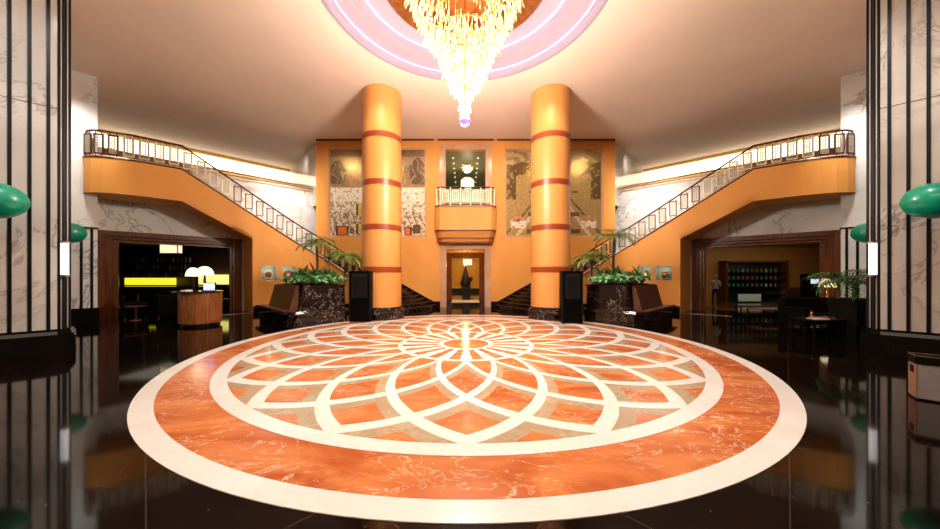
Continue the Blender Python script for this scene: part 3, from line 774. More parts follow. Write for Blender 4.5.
    MB().tube(lr, .016, 6).tube(ur, .014, 6).build('rails', M['railcream'], rl)
    nb = 0
    L = .24
    items = []
    while L < bl_[-1]-.1: p, d = balong(L); items.append((p, d, 5.95, 0)); L += .42
    L = .18
    while L < tot-.45: p, d = along(L); items.append((p, d, curb(L), sl)); L += .42
    for p, d, zc, k_ in items:
        p = p+Vector((-d.y, d.x))*off; dd = (s*d.x, d.y)
        f, g = MB(), MB(); gridpanel((s*p.x, p.y), dd, .30, zc+.14+k_*.06, zc+.86, f, g)
        for a_ in (-.09, .09):
            f.box(s*p.x+dd[0]*a_-.01, s*p.x+dd[0]*a_+.01, p.y+dd[1]*a_-.01, p.y+dd[1]*a_+.01, zc+.0, zc+.20)
            f.box(s*p.x+dd[0]*a_-.01, s*p.x+dd[0]*a_+.01, p.y+dd[1]*a_-.01, p.y+dd[1]*a_+.01, zc+.84, zc+.95)
        o = f.build('panel', M['redbrown'] if (k_ == 0 and p.x < -12.75) or p.x > -10.2 else M['railcream'], rl); g.build('grid', M['railgrid'], o)
    p, d = along(tot-.15); p = p+Vector((-d.y, d.x))*off
    MB().lathe([(.09, 0), (.09, curb(tot)+1.05), (.12, curb(tot)+1.07), (.02, curb(tot)+1.2)], (s*p.x, p.y, 0), 16).build('newel_post', M['redbrown'], rl)

    # --- rear 45-degree wall: opening to the bar / lounge, mezzanine parapet above
    def W(x): return (x, x+26.8)      # point on the plane X-Y=-26.8
    x_l, x_o0, x_o1, x_r = -14.9, -14.33, -11.0, -7.75
    t_ = .25
    def slab(mb, xa, xb, z0, z1, d=t_, c=26.8, off_=0):
        o_ = off_
        P = [(xa-o_*.707, xa+c+o_*.707), (xb-o_*.707, xb+c+o_*.707), (xb-(o_+d)*.707, xb+c+(o_+d)*.707), (xa-(o_+d)*.707, xa+c+(o_+d)*.707)]
        return mb.prism(mir(s, P), z0, z1)
    m = MB(); slab(m, x_l, x_o0, 0, 5.6); slab(m, x_o0, x_o1, 3.45, 5.6); slab(m, x_o1, x_r, 0, 5.6); slab(m, -12.3, x_r, 5.6, 6.55)
    struct(m.build('wall_marble_'+S, M['white_marble']))
    m = MB(); slab(m, -12.35, x_r, 6.55, 6.62, .35, off_=-.05); slab(m, -12.35, x_r, 6.40, 6.44, .03, off_=-.03); struct(m.build('trim_ledge_'+S, M['gold']))
    # wooden portal: stepped frames around the opening
    fr = thing('wooden_portal', 'dark wooden stepped portal framing the %s' % ('bar opening under the left balcony' if s > 0 else 'lounge opening under the right balcony'), 'door frame', (s*-12.6, 14.2, 0))
    for q, (dl, z1, o_, nm) in enumerate(((0, 3.47, -.10, 'outer_frame'), (.20, 3.36, 0.02, 'middle_frame'), (.36, 3.25, .16, 'inner_frame'))):
        m = MB(); wd = .24
        xa, xb = x_o0+dl*.707, x_o1-dl*.55*.707
        slab(m, xa, xa+wd*.707, .0, z1, .3, off_=o_); slab(m, xb-wd*.707, xb, .0, z1, .3, off_=o_); slab(m, xa+wd*.707, xb-wd*.707, z1-.20, z1, .3, off_=o_)
        m.build(nm, M['wood_red'], fr)
    # pier with black stripes left of the balcony
    def Pp(x): return (x, x+25.4)
    PP = [Pp(-13.55), Pp(-15.6), (-16.4, 10.2), (-15.1, 12.25), (-14.5, 12.45)]
    struct(MB().prism(mir(s, PP), .52, H).build('wall_pier_'+S, M['white_marble']))
    def grow(x0, x1, c, d): return [(x0+d, x0+c-d), (x1+d-.0, x1+c-d), (x1-.3, x1+c+.3), (x0-.3, x0+c+.3)]
    struct(MB().prism(mir(s, grow(-13.52, -15.6, 25.4, .05)), 0, .52).build('baseboard_pier_'+S, M['dark_base']))
    m = MB()
    for px in (81, 91.5):
        rr = (px-PX)/F; Y = (25.4+CX)/(1-rr); X = Y-25.4
        m.prism(mir(s, [(X-.01, X+25.37), (X+.04, X+25.42), (X+.0, X+25.46), (X-.05, X+25.41)]), .5, 3.4)
    struct(m.build('trim_pier_stripes_'+S, M['black']))
    struct(MB().prism(mir(s, grow(-13.54, -15.6, 25.4, .02)), 3.4, 3.46).build('trim_pier_band_'+S, M['dark_base']))
    # threshold strip of pale metal on the floor
    m = MB(); xa, xb = -10.9, -9.7
    m.prism(mir(s, [(xa, xa+24.26), (xb, xb+24.26), (xb-.05, xb+24.31), (xa-.05, xa+24.31)]), 0, .02)
    tag(m.build('threshold_strip', M['chrome']), 'pale metal strip on the floor at the foot of the %s wing wall' % S, 'floor strip')
    # mezzanine: floor, rear wall with light slot, receding marble wall
    struct(MB().prism(mir(s, [(-8.3, 18.75), (-12.3, 14.75), (-16.5, 10.55), (-22.5, 12.0), (-12.3, 22.3), (-9.2, 18.9)]), 5.4, 5.6).build('floor_mezzanine_'+S, M['darkwall']))
    m = MB()
    def R(m_, xa, xb, z0, z1, d=.2, o_=0.):
        P = [(xa-o_*.707, xa+34.5+o_*.707), (xb-o_*.707, xb+34.5+o_*.707), (xb-(o_+d)*.707, xb+34.5+(o_+d)*.707), (xa-(o_+d)*.707, xa+34.5+(o_+d)*.707)]
        return m_.prism(mir(s, P), z0, z1)
    struct(R(MB(), -22.5, -12.2, 5.6, 8.13).build('wall_mezzanine_'+S, M['rearwall']))
    struct(R(R(MB(), -22.5, -12.2, 8.84, H, .2, -.1), -22.5, -12.2, 8.06, 8.13, .2, -.1).build('trim_mezzanine_'+S, M['gold']))
    lt = R(MB(), -22.5, -12.2, 8.13, 8.84, .1, .06).build('light_trough', M['glow_warm']); tag(lt, 'long bright horizontal light trough high behind the %s balcony' % S, 'light')
    struct(MB().prism(mir(s, [(-8.1, 17.6), (-12.25, 22.35), (-12.25, 22.6), (-8.1, 17.9)]), 5.6, H).build('wall_curved_'+S, M['stair_marble']))
    struct(MB().box(*sorted((-s*8.06, -s*8.3)), 18.95, 20.5, 0, 5.4).build('wall_room_inner_'+S, M['darkwall']))

# niches with plates and vases ------------------------------------------------
NI = [(1, 0, 'plate', 'cream and gold plate standing in the wall niche nearest the bar', 'nearest the bar on the left wing wall'), (1, 1, 'plate2', 'golden disc ornament in the left wall niche above the planter', 'above the planter on the left wing wall'),
      (-1, 0, 'vase', 'golden figurine in the right wall niche nearest the planter', 'nearest the planter on the right wing wall'), (-1, 1, 'urn', 'gold and green urn in the right wall niche nearest the lounge', 'nearest the lounge on the right wing wall')]
for s, k_, kind, lab, wh in NI:
    xa, xb = sorted(NICHE[s][k_]); xm = (xa+xb)/2; h = (xb-xa)/sqrt(2)-.003; zb, zt = 1.473, 2.137
    cx, cy = xm, xm+24.26
    u = (s/sqrt(2), 1/sqrt(2)); out = (s/sqrt(2), -1/sqrt(2)); cx *= s
    t = thing('wall_niche', 'square lit display niche %s' % wh, 'niche', (cx, cy, zb))
    def bx(m, a0, a1, o0, o1, z0, z1):
        P = [(cx+u[0]*a+out[0]*o_, cy+u[1]*a+out[1]*o_) for a, o_ in ((a0, o0), (a1, o0), (a1, o1), (a0, o1))]
        return m.prism(P, z0, z1)
    m = MB(); bx(m, -h, h, -.36, -.35, zb, zt); m.build('back_panel', M['celadon'], t)
    m = MB(); bx(m, -h, -h+.012, -.35, -.002, zb, zt); bx(m, h-.012, h, -.35, -.002, zb, zt); bx(m, -h+.012, h-.012, -.35, -.002, zt-.012, zt); bx(m, -h+.012, h-.012, -.35, -.002, zb, zb+.012); m.build('lining', M['celadon'], t)
    point((cx-out[0]*.10, cy-out[1]*.10, zt-.08), 1.1, WHITE, .03, 'niche_light')
    zb += .012
    oc = (cx-out[0]*.16, cy-out[1]*.16)
    ob = thing({'plate': 'display_plate', 'plate2': 'display_disc', 'vase': 'gold_figurine', 'urn': 'display_urn'}[kind], lab, 'ornament', (oc[0], oc[1], zb))
    if kind in ('plate', 'plate2'):
        r = .21
        ctr = Vector((oc[0], oc[1], zb+.05+r)); uu = Vector((u[0], u[1], 0)); oo = Vector((out[0], out[1], 0))
        def dsc(r_, o0, o1):
            k2 = 28; vs = []
            for o_ in (o0, o1):
                for j in range(k2): vs.append(tuple(ctr+uu*r_*cos(2*pi*j/k2)+Vector((0, 0, 1))*r_*sin(2*pi*j/k2)+oo*o_))
            return vs, [tuple(range(k2))[::-1], tuple(range(k2, 2*k2))]+[(j, (j+1) % k2, (j+1) % k2+k2, j+k2) for j in range(k2)]
        m = MB(); m.add(*dsc(r, -.01, .01)); m.build('rim', M['white'] if kind == 'plate' else M['copper'], ob)
        m = MB(); m.add(*dsc(r*.72, .01, .02)); m.build('well', M['gold'], ob)
        m = MB(); m.add(*dsc(r*.35, .02, .03)); m.build('emblem', M['redleather'] if kind == 'plate' else M['white'], ob)
        MB().box(oc[0]-.06, oc[0]+.06, oc[1]-.04, oc[1]+.04, zb, zb+.06).build('stand', M['wood_red'], ob)
    elif kind == 'vase':
        MB().lathe([(.10, .04), (.14, .10), (.15, .2), (.08, .3), (.05, .36), (.08, .42), (.05, .50), (.0, .52)], (oc[0], oc[1], zb), 18, False).build('body', M['gold'], ob, smooth=True)
        MB().lathe([(.13, 0), (.13, .04)], (oc[0], oc[1], zb), 18).build('stand', M['wood_red'], ob)
    else:
        MB().lathe([(.08, .04), (.13, .12), (.15, .26), (.12, .34), (.14, .38)], (oc[0], oc[1], zb), 18).build('body', M['gold'], ob, smooth=True)
        MB().lathe([(.10, 0), (.10, .04)], (oc[0], oc[1], zb), 18).build('stand', M['wood_red'], ob)

# ---------------------------------------------------------------- rooms under the mezzanine
for s in (-1, 1):
    S = SD[-s]
    struct(MB().prism(mir(s, [(-8.1, 18.8), (-12.0, 14.95), (-15.2, 11.75), (-23, 11.75), (-23, 21), (-8.1, 21)]), 3.5, 3.6).build('ceiling_room_'+S, M['darkwall'] if s > 0 else M['wood_red']))
    struct(MB().box(*sorted((-s*8.1, -s*23)), 20.5, 20.7, 0, 3.5).build('wall_room_back_'+S, M['darkwall'] if s > 0 else M['ochre']))
    struct(MB().box(*sorted((-s*22.8, -s*23)), 10, 20.5, 0, 3.5).build('wall_room_side_'+S, M['darkwall']))

# ---------------------------------------------------------------- near striped pillars
for s in (-1, 1):
    S = SD[s]
    t = thing('striped_pillar', 'massive white marble pillar with black vertical stripes at the %s edge' % S, 'pillar', (s*-10+0 if s < 0 else 10, 6.5, 0) if False else (s*10, 6.4, 0))
    sx = -s  # helper: left side uses negative coordinates already
    def mm(P): return [(-p[0]*(-s), p[1]) if False else (s*abs(p[0]), p[1]) for p in P]
    face = 16.06
    core = [(-8.96, 7.10), (-9.03, 7.36), (-10.0, 8.1), (-11.6, 7.6), (-12.0, 5.6), (-11.3, 4.76)]
    MB().prism(mm(core), .50, H).build('shaft', M['white_marble' if s < 0 else 'veined_marble'], t)
    def g(d): return [(-8.96+d*.7, 7.10-d*.6), (-9.03+d*.5, 7.36+d*.4), (-10.0, 8.1+d), (-11.6, 7.6+d), (-12.0-d, 5.6), (-11.3+d*.3, 4.76-d)]
    MB().prism(mm(g(.16)), 0, .34).prism(mm(g(.12)), .34, .40).prism(mm(g(.07)), .40, .47, mm(g(.04))).prism(mm(g(.03)), .47, .52).build('plinth', M['dark_base'], t)
    for px in (12, 32, 50.8, -8, -30, -52):
        rr = (px-PX)/F; Y = (face+CX)/(1-rr) ; X = Y-face
        MB().prism(mm([(X-.019, X-.019+face), (X+.019, X+.019+face), (X+.027, X+.011+face), (X-.011, X-.027+face)]), .5, H).build('stripe', M['black'], t)
    # fluted black and chrome corner
    for q in range(6):
        u = q/5; x = -8.955-.07*u; y = 7.12+.25*u
        MB().tube([(s*abs(x), y, .5), (s*abs(x), y, H)], .010 if q in (1, 4) else .024, 8).build('corner_flute', M['steel'] if q in (1, 4) else M['black'], t)
    MB().prism(mm([(-8.955, 7.094), (-9.03, 7.36), (-11.6, 7.6), (-11.304, 4.75)]), 5.37, 5.382).build('joint', M['redbrown'], t)
    # sconce
    p = (s*8.90, 7.16)
    zc0 = 1.7; sc_ = thing('wall_sconce', 'glowing white rectangular sconce on the corner of the %s striped pillar' % S, 'lamp', (p[0], p[1], 1.7))
    MB().box(p[0]-.06, p[0]+.06, p[1]-.03, p[1]+.05, 1.72, 2.42).build('lamp_shade', M['glow_white'], sc_)
    MB().box(p[0]-.085, p[0]+.085, p[1]-.04, p[1]+.06, 1.68, 1.72).box(p[0]-.085, p[0]+.085, p[1]-.04, p[1]+.06, 2.42, 2.46).build('caps', M['chrome'], sc_)
    MB().box(*sorted((p[0], p[0]+s*.16)), p[1]+.03, p[1]+.09, 1.9, 2.2).build('bracket', M['chrome'], sc_)
    # green tubes
    def capsule(tip, d, L, r):
        pts = []; rs = []
        for i in range(9):
            a = i/8*pi/2; pts.append(Vector(tip)-Vector(d)*(-(1-sin(a))*0)+Vector(d)*((1-cos(a))*0)); 
        P = []; Rr = []
        for i in range(10):
            a = (i/9)*pi/2; P.append(Vector(tip)+Vector(d)*(r*1.25*(1-cos(a)))); Rr.append(max(.004, r*sin(a)))
        for i in range(1, 5): P.append(Vector(tip)+Vector(d)*(r*1.25+(L-r*1.25)*i/4)); Rr.append(r)
        return P, Rr
    d = Vector((s*.86, -.51, 0))
    P, Rr = capsule((s*8.55, 6.33, 3.13), d, 2.4, .345)
    gt = thing('green_tube', 'thick green padded tube projecting before the %s striped pillar' % S, 'tube', (s*9.4, 5.9, 3.1))
    MB().tube(P, Rr, 24).build('tube_body', M['green'], gt, smooth=True)
    e = P[11]; MB().tube([e, e+d*.02], .345, 24).tube([P[10]+d*.2, P[10]+d*.22], .34, 24).build('seam', M['green'], gt)
    MB().tube([P[12], P[12]+Vector((s*.9, .9, 0))], .05, 8).build('bracket', M['black'], gt)
    P, Rr = capsule((s*12.45, 10.6, 3.07), Vector((s*.74, -.67, 0)), 2.2, .33)
    gt = thing('green_tube', 'smaller looking green padded tube end farther back, peeping from behind the %s pillar' % S, 'tube', (s*13.2, 10.0, 3.1))
    MB().tube(P, Rr, 24).build('tube_body', M['green'], gt, smooth=True)
    MB().tube([P[12], P[12]+Vector((s*1.0, 1.0, 0))], .05, 8).build('bracket', M['black'], gt)
# closing walls behind the camera and far sides
struct(MB().box(-24, 24, -9.2, -9, 0, H).build('wall_front', M['rearwall']))
for s in (-1, 1):
    struct(MB().box(*sorted((s*16.5, s*16.7)), -9, 10.4, 0, H).build('wall_'+SD[s], M['ceiling']))

# ---------------------------------------------------------------- planters, plants
def leafblade(mb, base, az, L, wd, arch, el=1.0, n=5):
    """curved blade: starts at base with elevation el (rad) and bends down by arch"""
    p = Vector(base); e = el; seg = L/n; side = Vector((-sin(az), cos(az), 0)); prev = None; vs = []; fs = []
    for i in range(n+1):
        u = i/n; w_ = wd*sin(pi*min(.97, max(.08, u*.9+.08)))
        d = Vector((cos(az)*cos(e), sin(az)*cos(e), sin(e))); up = Vector((-cos(az)*sin(e), -sin(az)*sin(e), cos(e)))
        vs += [p-side*w_+up*w_*.25, p, p+side*w_+up*w_*.25]; p = p+d*seg; e -= arch/n
    for i in range(n):
        a = i*3; fs += [(a, a+1, a+4, a+3), (a+1, a+2, a+5, a+4)]
    mb.add([tuple(v) for v in vs], fs)
def leafmesh(mb, name, mat):
    me = mb.mesh(name, mat, recalc=False); 
    for p in me.polygons: p.use_smooth = True
    return me
def lowplant_mesh(seed):
    random.seed(seed); m = MB()
    for i in range(16): leafblade(m, (random.uniform(-.04, .04), random.uniform(-.04, .04), .03), random.random()*2*pi, random.uniform(.30, .46), .055, random.uniform(1.2, 2.1), random.uniform(.7, 1.35))
    return leafmesh(m, 'leaves', M['leaf_pale'])
def upplant_mesh(seed):
    random.seed(seed); m = MB()
    for i in range(15): leafblade(m, (random.uniform(-.03, .03), random.uniform(-.03, .03), .05+.02*i), random.random()*2*pi, random.uniform(.45, .75), .045, random.uniform(.5, 1.2), random.uniform(.9, 1.4))
    return leafmesh(m, 'leaves', M['leaf'])
def palm_mesh(seed, h, R=.75, nf=13):
    random.seed(seed); m = MB()
    for i in range(nf):
        az = 2*pi*i/nf+random.uniform(-.2, .2); e = random.uniform(.5, 1.4); p = Vector((0, 0, h)); L = random.uniform(.8, 1.1)*R; n = 12
        for j in range(n):
            d = Vector((cos(az)*cos(e), sin(az)*cos(e), sin(e))); q = p+d*L/n
            m.tube([p, q], .007, 3)
            if j > 1:
                for sd in (-1, 1):
                    leafblade(m, p, az+sd*1.0, .32*(1-.5*abs(j/n-.5)), .017, .9, e*.5+.1, 3)
            p = q; e -= 2.0/n
    return leafmesh(m, 'fronds', M['leaf_palm'])
low = [lowplant_mesh(i) for i in range(4)]; upm = [upplant_mesh(20+i) for i in range(3)]
stemm = MB().tube([(0, 0, 0), (0, 0, .12)], .02, 6).mesh('stem', M['bark'])
def plant(name, label, group, loc, me, rz, scale=1, stem=None):
    t = thing(name, label, 'plant', loc, group, rz); t.scale = (scale,)*3
    o = bpy.data.objects.new(me.name, me); C.objects.link(o); o.parent = t
    s_ = bpy.data.objects.new('stem', stem or stemm); C.objects.link(s_); s_.parent = t
    return t
uu = Vector((1, 1))/sqrt(2); vv = Vector((-1, 1))/sqrt(2); C0 = Vector((-5.82, 10.38))
def UV(a, b): return C0+uu*a+vv*b
for s in (-1, 1):
    S = SD[s]
    t = thing('marble_planter', 'black veined marble planter with built-in bench, in front of the %s wing wall' % S, 'planter', (s*-6 if s > 0 else -6, 12.5, 0) if False else (s*6.4, 12.5, 0))
    def mp(P): return [(s*abs(p.x), p.y) for p in P]
    seat = [UV(.29, -.09), UV(2.08, -.09), UV(2.08, 3.5), UV(0, 3.9), UV(0, .32)]
    seat_o = [UV(.26, -.13), UV(2.10, -.13), UV(2.10, 3.5), UV(-.03, 3.93), UV(-.03, .26)]
    base = [UV(.36, -.02), UV(2.05, -.02), UV(2.05, 3.4), UV(.12, 3.8), UV(.12, .26)]
    MB().prism(mp(base), 0, .40).build('plinth', M['black_marble'], t)
    MB().prism(mp(seat_o), .40, .455).prism(mp(seat), .455, .50).build('seat_ledge', M['black_marble'], t, bevel=.01)
    b0 = [UV(.50, .10), UV(2.05, .10), UV(2.05, 3.0), UV(.50, 3.0), UV(.50, .3)]
    b0 = [UV(.62, .12), UV(2.05, .12), UV(2.05, 3.0), UV(.50, 3.0), UV(.50, .24)]
    b1 = [UV(.66, .14), UV(2.03, .14), UV(2.03, 3.0), UV(.60, 3.0), UV(.60, .20)]
    MB().prism(mp(b0), .50, 1.32, mp(b1)).build('planting_box', M['black_marble'], t)
    MB().prism(mp([UV(.60, .10), UV(2.07, .10), UV(2.07, 3.04), UV(.54, 3.04), UV(.54, .16)]), 1.32, 1.37).build('rim', M['black_marble'], t)
    # slanted wooden backrest on the bench side
    q = [UV(.22, .35), UV(.22, 2.9), UV(.498, 2.9), UV(.498, .35)]; q2 = [UV(.44, .35), UV(.44, 2.9), UV(.535, 2.9), UV(.535, .35)]
    MB().prism(mp(q), .501, 1.34, mp(q2)).build('backrest', M['bench_wood'], t)
    MB().prism(mp([UV(-.0, .32), UV(.0, 3.6), UV(.215, 3.6), UV(.215, .32)]), .50, .53).build('bench_seat', M['bench_wood'], t)
    MB().prism(mp([UV(.72, .3), UV(1.85, .3), UV(1.85, 2.9), UV(.72, 2.9)]), 1.36, 1.385).build('soil', M['soil'], t)
    grp = 'low plants in the %s planter' % S
    random.seed(40+s)
    cand = []
    for a in (.80, 1.06, 1.34, 1.62, 1.90):
        for b in (.26, .52, .85, 1.25, 1.65, 2.05, 2.5): cand.append((a, b))
    for i, (a, b) in enumerate(cand):
        if b > .9 and a > 1.0 and (i % 2): continue
        p = UV(a+random.uniform(-.05, .05), b+random.uniform(-.05, .05))
        plant('leafy_plant', 'low silvery green leafy plant spilling over the rim of the %s marble planter' % S, grp, (s*abs(p.x), p.y, 1.38), low[i % 4], random.random()*6, random.uniform(1.0, 1.35))
    for i in range(18):
        p = UV(random.uniform(.8, 1.95), random.uniform(.6, 2.7))
        plant('upright_plant', 'dark green strap leaved plant standing among the low plants of the %s planter' % S, 'upright plants in the %s planter' % S, (s*abs(p.x), p.y, 1.38), upm[i % 3], random.random()*6, random.uniform(.62, .88))
palms = [(-1, 317, 12.7, 1.45, .95, 'tall palm with a dark trunk in the left planter, nearer the bench'), (-1, 345, 12.8, .95, .85, 'bushy pale palm in the left planter, nearer the column'),
         (1, 614, 12.7, 1.75, .95, 'tall slender palm with a dark trunk in the right planter'), (1, 592, 12.6, .9, .8, 'small palm with pink flowers in the right planter beside the speaker')]
for i, (s, px, Y, h, R, lab) in enumerate(palms):
    X = (px-PX)/F*Y+CX
    me = palm_mesh(60+i, h, R, 16 if i != 1 else 26)
    sm = MB().tube([(0, 0, 0), (.02, .01, h*.5), (0, 0, h+.02)], [.055, .045, .05], 8).mesh('trunk', M['bark'])
    t = plant('potted_palm', lab, None, (X, Y, 1.38), me, i, 1, sm)
    if i == 3:
        fl = MB(); random.seed(5)
        for q in range(9): fl.ball((random.uniform(-.3, .3), random.uniform(-.3, 0), .45+random.uniform(0, .35)), .035, 6)
        o = fl.build('flowers', plain('pink_petals', (.8, .2, .3), .5), None); o.parent = t

# ---------------------------------------------------------------- loudspeakers
for s, pa, pb_, D in ((-1, 348.5, 370.5, 11.70), (1, 562, 583.3, 11.30)):
    x0 = (pa-PX)/F*D+CX; x1 = (pb_-PX)/F*D+CX; xm = (x0+x1)/2; hw = (x1-x0)/2; zt = CZ+4.6/F*D
    t = thing('loudspeaker', 'tall black floor loudspeaker beside the %s column' % SD[s], 'speaker', (xm, D, 0))
    MB().box(x0, x1, D, D+.34, .03, zt).build('cabinet', M['speaker'], t, bevel=.02)
    MB().box(x0+.12, x1-.12, D-.014, D, zt-.98, zt-.10).build('horn_grille', M['grille'], t)
    MB().box(x0+.17, x1-.17, D-.02, D-.014, zt-.92, zt-.2).build('mesh_panel', M['black'], t)
    MB().box(x0+.05, x1-.05, D-.012, D, .10, zt-1.06).build('bass_grille', M['speaker'], t)
    fr_ = MB()
    for a in (x0+.01, x1-.04): fr_.box(a, a+.03, D-.012, D, .04, zt-.01)
    fr_.build('edge_strips', M['grille'], t)
    MB().box(x0+.03, x1-.03, D+.03, D+.3, 0, .03).build('foot', M['black'], t)

# ---------------------------------------------------------------- reception podium with lamps (left)
t = thing('host_podium', 'rounded figured wood podium with dark stone top in front of the bar', 'podium', (-9.2, 11.0, 0))
def rr_poly(cx, cy, wx, wy, r, k=8):
    P = []
    for (sx, sy, a0) in ((1, 1, 0), (-1, 1, 90), (-1, -1, 180), (1, -1, 270)):
        for i in range(k+1):
            a = math.radians(a0+90*i/k); P.append((cx+sx*(wx/2-r)+r*cos(a), cy+sy*(wy/2-r)+r*sin(a)))
    return P
MB().prism(rr_poly(-9.1, 11.05, 1.16, 1.1, .48), .10, 1.12).build('body', M['wood_podium'], t, smooth=True)
MB().prism(rr_poly(-9.1, 11.05, 1.06, 1.0, .45), 0, .10).build('base', M['black'], t)
MB().prism(rr_poly(-9.18, 11.05, 1.34, 1.2, .5), 1.12, 1.17).build('top', M['black_marble'], t)
def table_lamp(x, y, z, r, h, label, mat, base='gold', cone=False):
    t = thing('table_lamp', label, 'lamp', (x, y, z))
    MB().lathe([(.09, 0), (.09, .03), (.03, .06), (.05, .14), (.03, .2), (.05, .27), (.02, h-.24), (.015, h-.1)], (x, y, z), 16).build('lamp_base', M[base], t, smooth=True)
    if cone: MB().lathe([(r, h-.32), (r*.55, h)], (x, y, z), 24).build('lamp_shade', mat, t, smooth=True)
    else: MB().lathe([(r, h-.30), (r*.92, h-.18), (r*.7, h-.07), (r*.35, h), (.02, h+.01)], (x, y, z), 24, False).build('lamp_shade', mat, t, smooth=True)
    return t
table_lamp(-9.12, 11.25, 1.17, .27, .84, 'lit domed table lamp on the podium, nearer the doorway side', M['glow_shade'], 'black') 
table_lamp(-9.66, 11.4, 1.17, .22, .80, 'lit domed table lamp at the outer end of the podium', M['glow_shade'], 'black')
point((-9.1, 11.0, 1.5), 3, WARM, .2)
mn = thing('computer_monitor', 'small monitor with a blue lit screen on the podium', 'monitor', (-8.75, 11.0, 1.17))
MB().box(-8.93, -8.57, 10.96, 10.99, 1.20, 1.44).build('screen', M['glow_blue'], mn)
MB().box(-8.96, -8.54, 10.99, 11.03, 1.18, 1.46).build('casing', M['black'], mn)
MB().box(-8.85, -8.65, 10.94, 11.1, 1.17, 1.185).build('foot', M['black'], mn)
bk = tag(MB().box(-9.4, -9.2, 10.6, 10.85, 1.17, 1.22).build('menu_stack', M['white']), 'small white stack of menus on the front edge of the podium', 'menus')
# plant on a small table beside the podium
def small_table(x, y, r, h, label, mat='wood_red'):
    t = thing('side_table', label, 'table', (x, y, 0))
    MB().lathe([(r, h-.04), (r, h)], (x, y, 0), 24).build('tabletop', M[mat], t)
    MB().lathe([(.04, .03), (.04, h-.04)], (x, y, 0), 12).build('leg', M[mat], t)
    MB().lathe([(r*.6, 0), (r*.55, .03)], (x, y, 0), 24).build('foot', M[mat], t)
    return t
small_table(-9.95, 15.0+.7, .3, .95, 'small dark round table in the bar opening behind the podium') if False else None

# chairs
def make_chair(name, label, mat, group=None):
    t = thing(name, label, 'chair', (0, 0, 0), group)
    MB().box(-.24, .24, -.24, .24, .42, .50).build('seat', mat, t, bevel=.02)
    MB().prism([(-.23, .20), (.23, .20), (.23, .25), (-.23, .25)], .50, 1.0, [(-.21, .27), (.21, .27), (.21, .31), (-.21, .31)]).build('backrest', mat, t, bevel=.01)
    for x in (-.2, .2):
        for y in (-.2, .2): MB().tube([(x, y, .42), (x*1.1, y*1.1, 0)], .018, 6).build('leg', M['wood_red'], t)
    return t
ch_red = make_chair('dining_chair', 'wine red dining chair just behind the podium, nearer the portal jamb', M['redleather'], 'red dining chairs behind the podium')
ch_red.location = (-11.6, 16.6, 0); ch_red.rotation_euler = (0, 0, .6)
dup(ch_red, (-12.4, 16.7, 0), -.5, 'wine red dining chair behind the podium, the one nearer the bar')
def make_armchair(label, group):
    t = thing('armchair', label, 'armchair', (0, 0, 0), group)
    MB().box(-.33, .33, -.32, .30, .18, .46).build('seat', M['black_soft'], t, bevel=.04)
    MB().box(-.38, .38, .28, .42, .10, .92).build('backrest', M['black_soft'], t, bevel=.05)
    for x in (-1, 1): MB().box(*sorted((x*.33, x*.43)), -.34, .34, .08, .66).build('armrest', M['black_soft'], t, bevel=.04)
    for x in (-.34, .34):
        for y in (-.26, .3): MB().box(x-.025, x+.025, y-.025, y+.025, 0, .12).build('leg', M['wood_red'], t)
    return t
ac = make_armchair('black armchair before the bar, nearest the striped pier', 'black armchairs before the bar'); ac.location = (-13.0, 13.0-.3, 0); ac.rotation_euler = (0, 0, 2.4)
dup(ac, (-12.0, 13.2, 0), 3.6, 'black armchair before the bar, in the middle of the three')
dup(ac, (-10.75, 13.0, 0), 3.0, 'black armchair before the bar, nearest the podium')
small_table(-12.5, 12.2, .3, .55, 'low dark round table between the black armchairs')
# bar itself
t = thing('bar_counter', 'dark bar counter at the back of the left room', 'counter', (-17, 18.0, 0))
MB().box(-20.8, -14.6, 17.7, 18.3, 0, 1.05).build('body', M['black'], t); MB().box(-20.9, -14.5, 17.6, 18.4, 1.05, 1.10).build('worktop', M['black_marble'], t)
t = thing('back_bar', 'back bar shelving with glowing yellow shelf band, left room', 'shelving', (-17.5, 20.2, 0))
MB().box(-21.4, -12.6, 20.1, 20.45, 0, 1.10).build('cabinet', M['black'], t)
MB().box(-21.2, -18.05, 20.02, 20.1, 1.12, 1.55).build('light_band', M['glow_yellow'], t)
MB().box(-16.6, -14.7, 20.02, 20.1, 1.15, 1.75).build('light_panel', M['glow_yellow2'], t)
for z in (1.58, 2.05, 2.5):
    MB().box(-21.2, -17.0, 20.0, 20.45, z, z+.03).build('shelf', M['wood_red'], t)
random.seed(9)
botm = MB().lathe([(.04, 0), (.04, .18), (.015, .23), (.015, .30)], (0, 0, 0), 10).mesh('bottle', M['black'])
bcol = [plain('bottle_glass_%d' % i, c, .12, 0, .8) for i, c in enumerate(((.05, .1, .25), (.02, .08, .03), (.25, .1, .03), (.3, .3, .28)))]
bms = []
for c in bcol:
    me = botm.copy(); me.materials.clear(); me.materials.append(c); bms.append(me)
for zi, z in enumerate((1.61, 2.08, 2.53)):
    for i in range(16):
        o = bpy.data.objects.new('bottle', bms[(i*7+zi) % 4]); C.objects.link(o); o.location = (-21.0+i*.25+random.uniform(-.03, .03), 20.15, z); o.scale = (1.3, 1.3, 1.2)
        tag(o, 'small bottle on the %s shelf behind the bar' % ('lowest', 'middle', 'top')[zi], 'bottle', 'bottles on the %s bar shelf' % ('lowest', 'middle', 'top')[zi])
lantern(-14.45, 15.8, 2.80, .86, .40, 'glowing rectangular pendant lamp inside the bar opening', 3.5, .25)
area((-15.5, 17.5, 3.45), (-15.5, 17.5, 0), 4, 3, 14, WARM)  # added soft fill for the bar room, no fixture
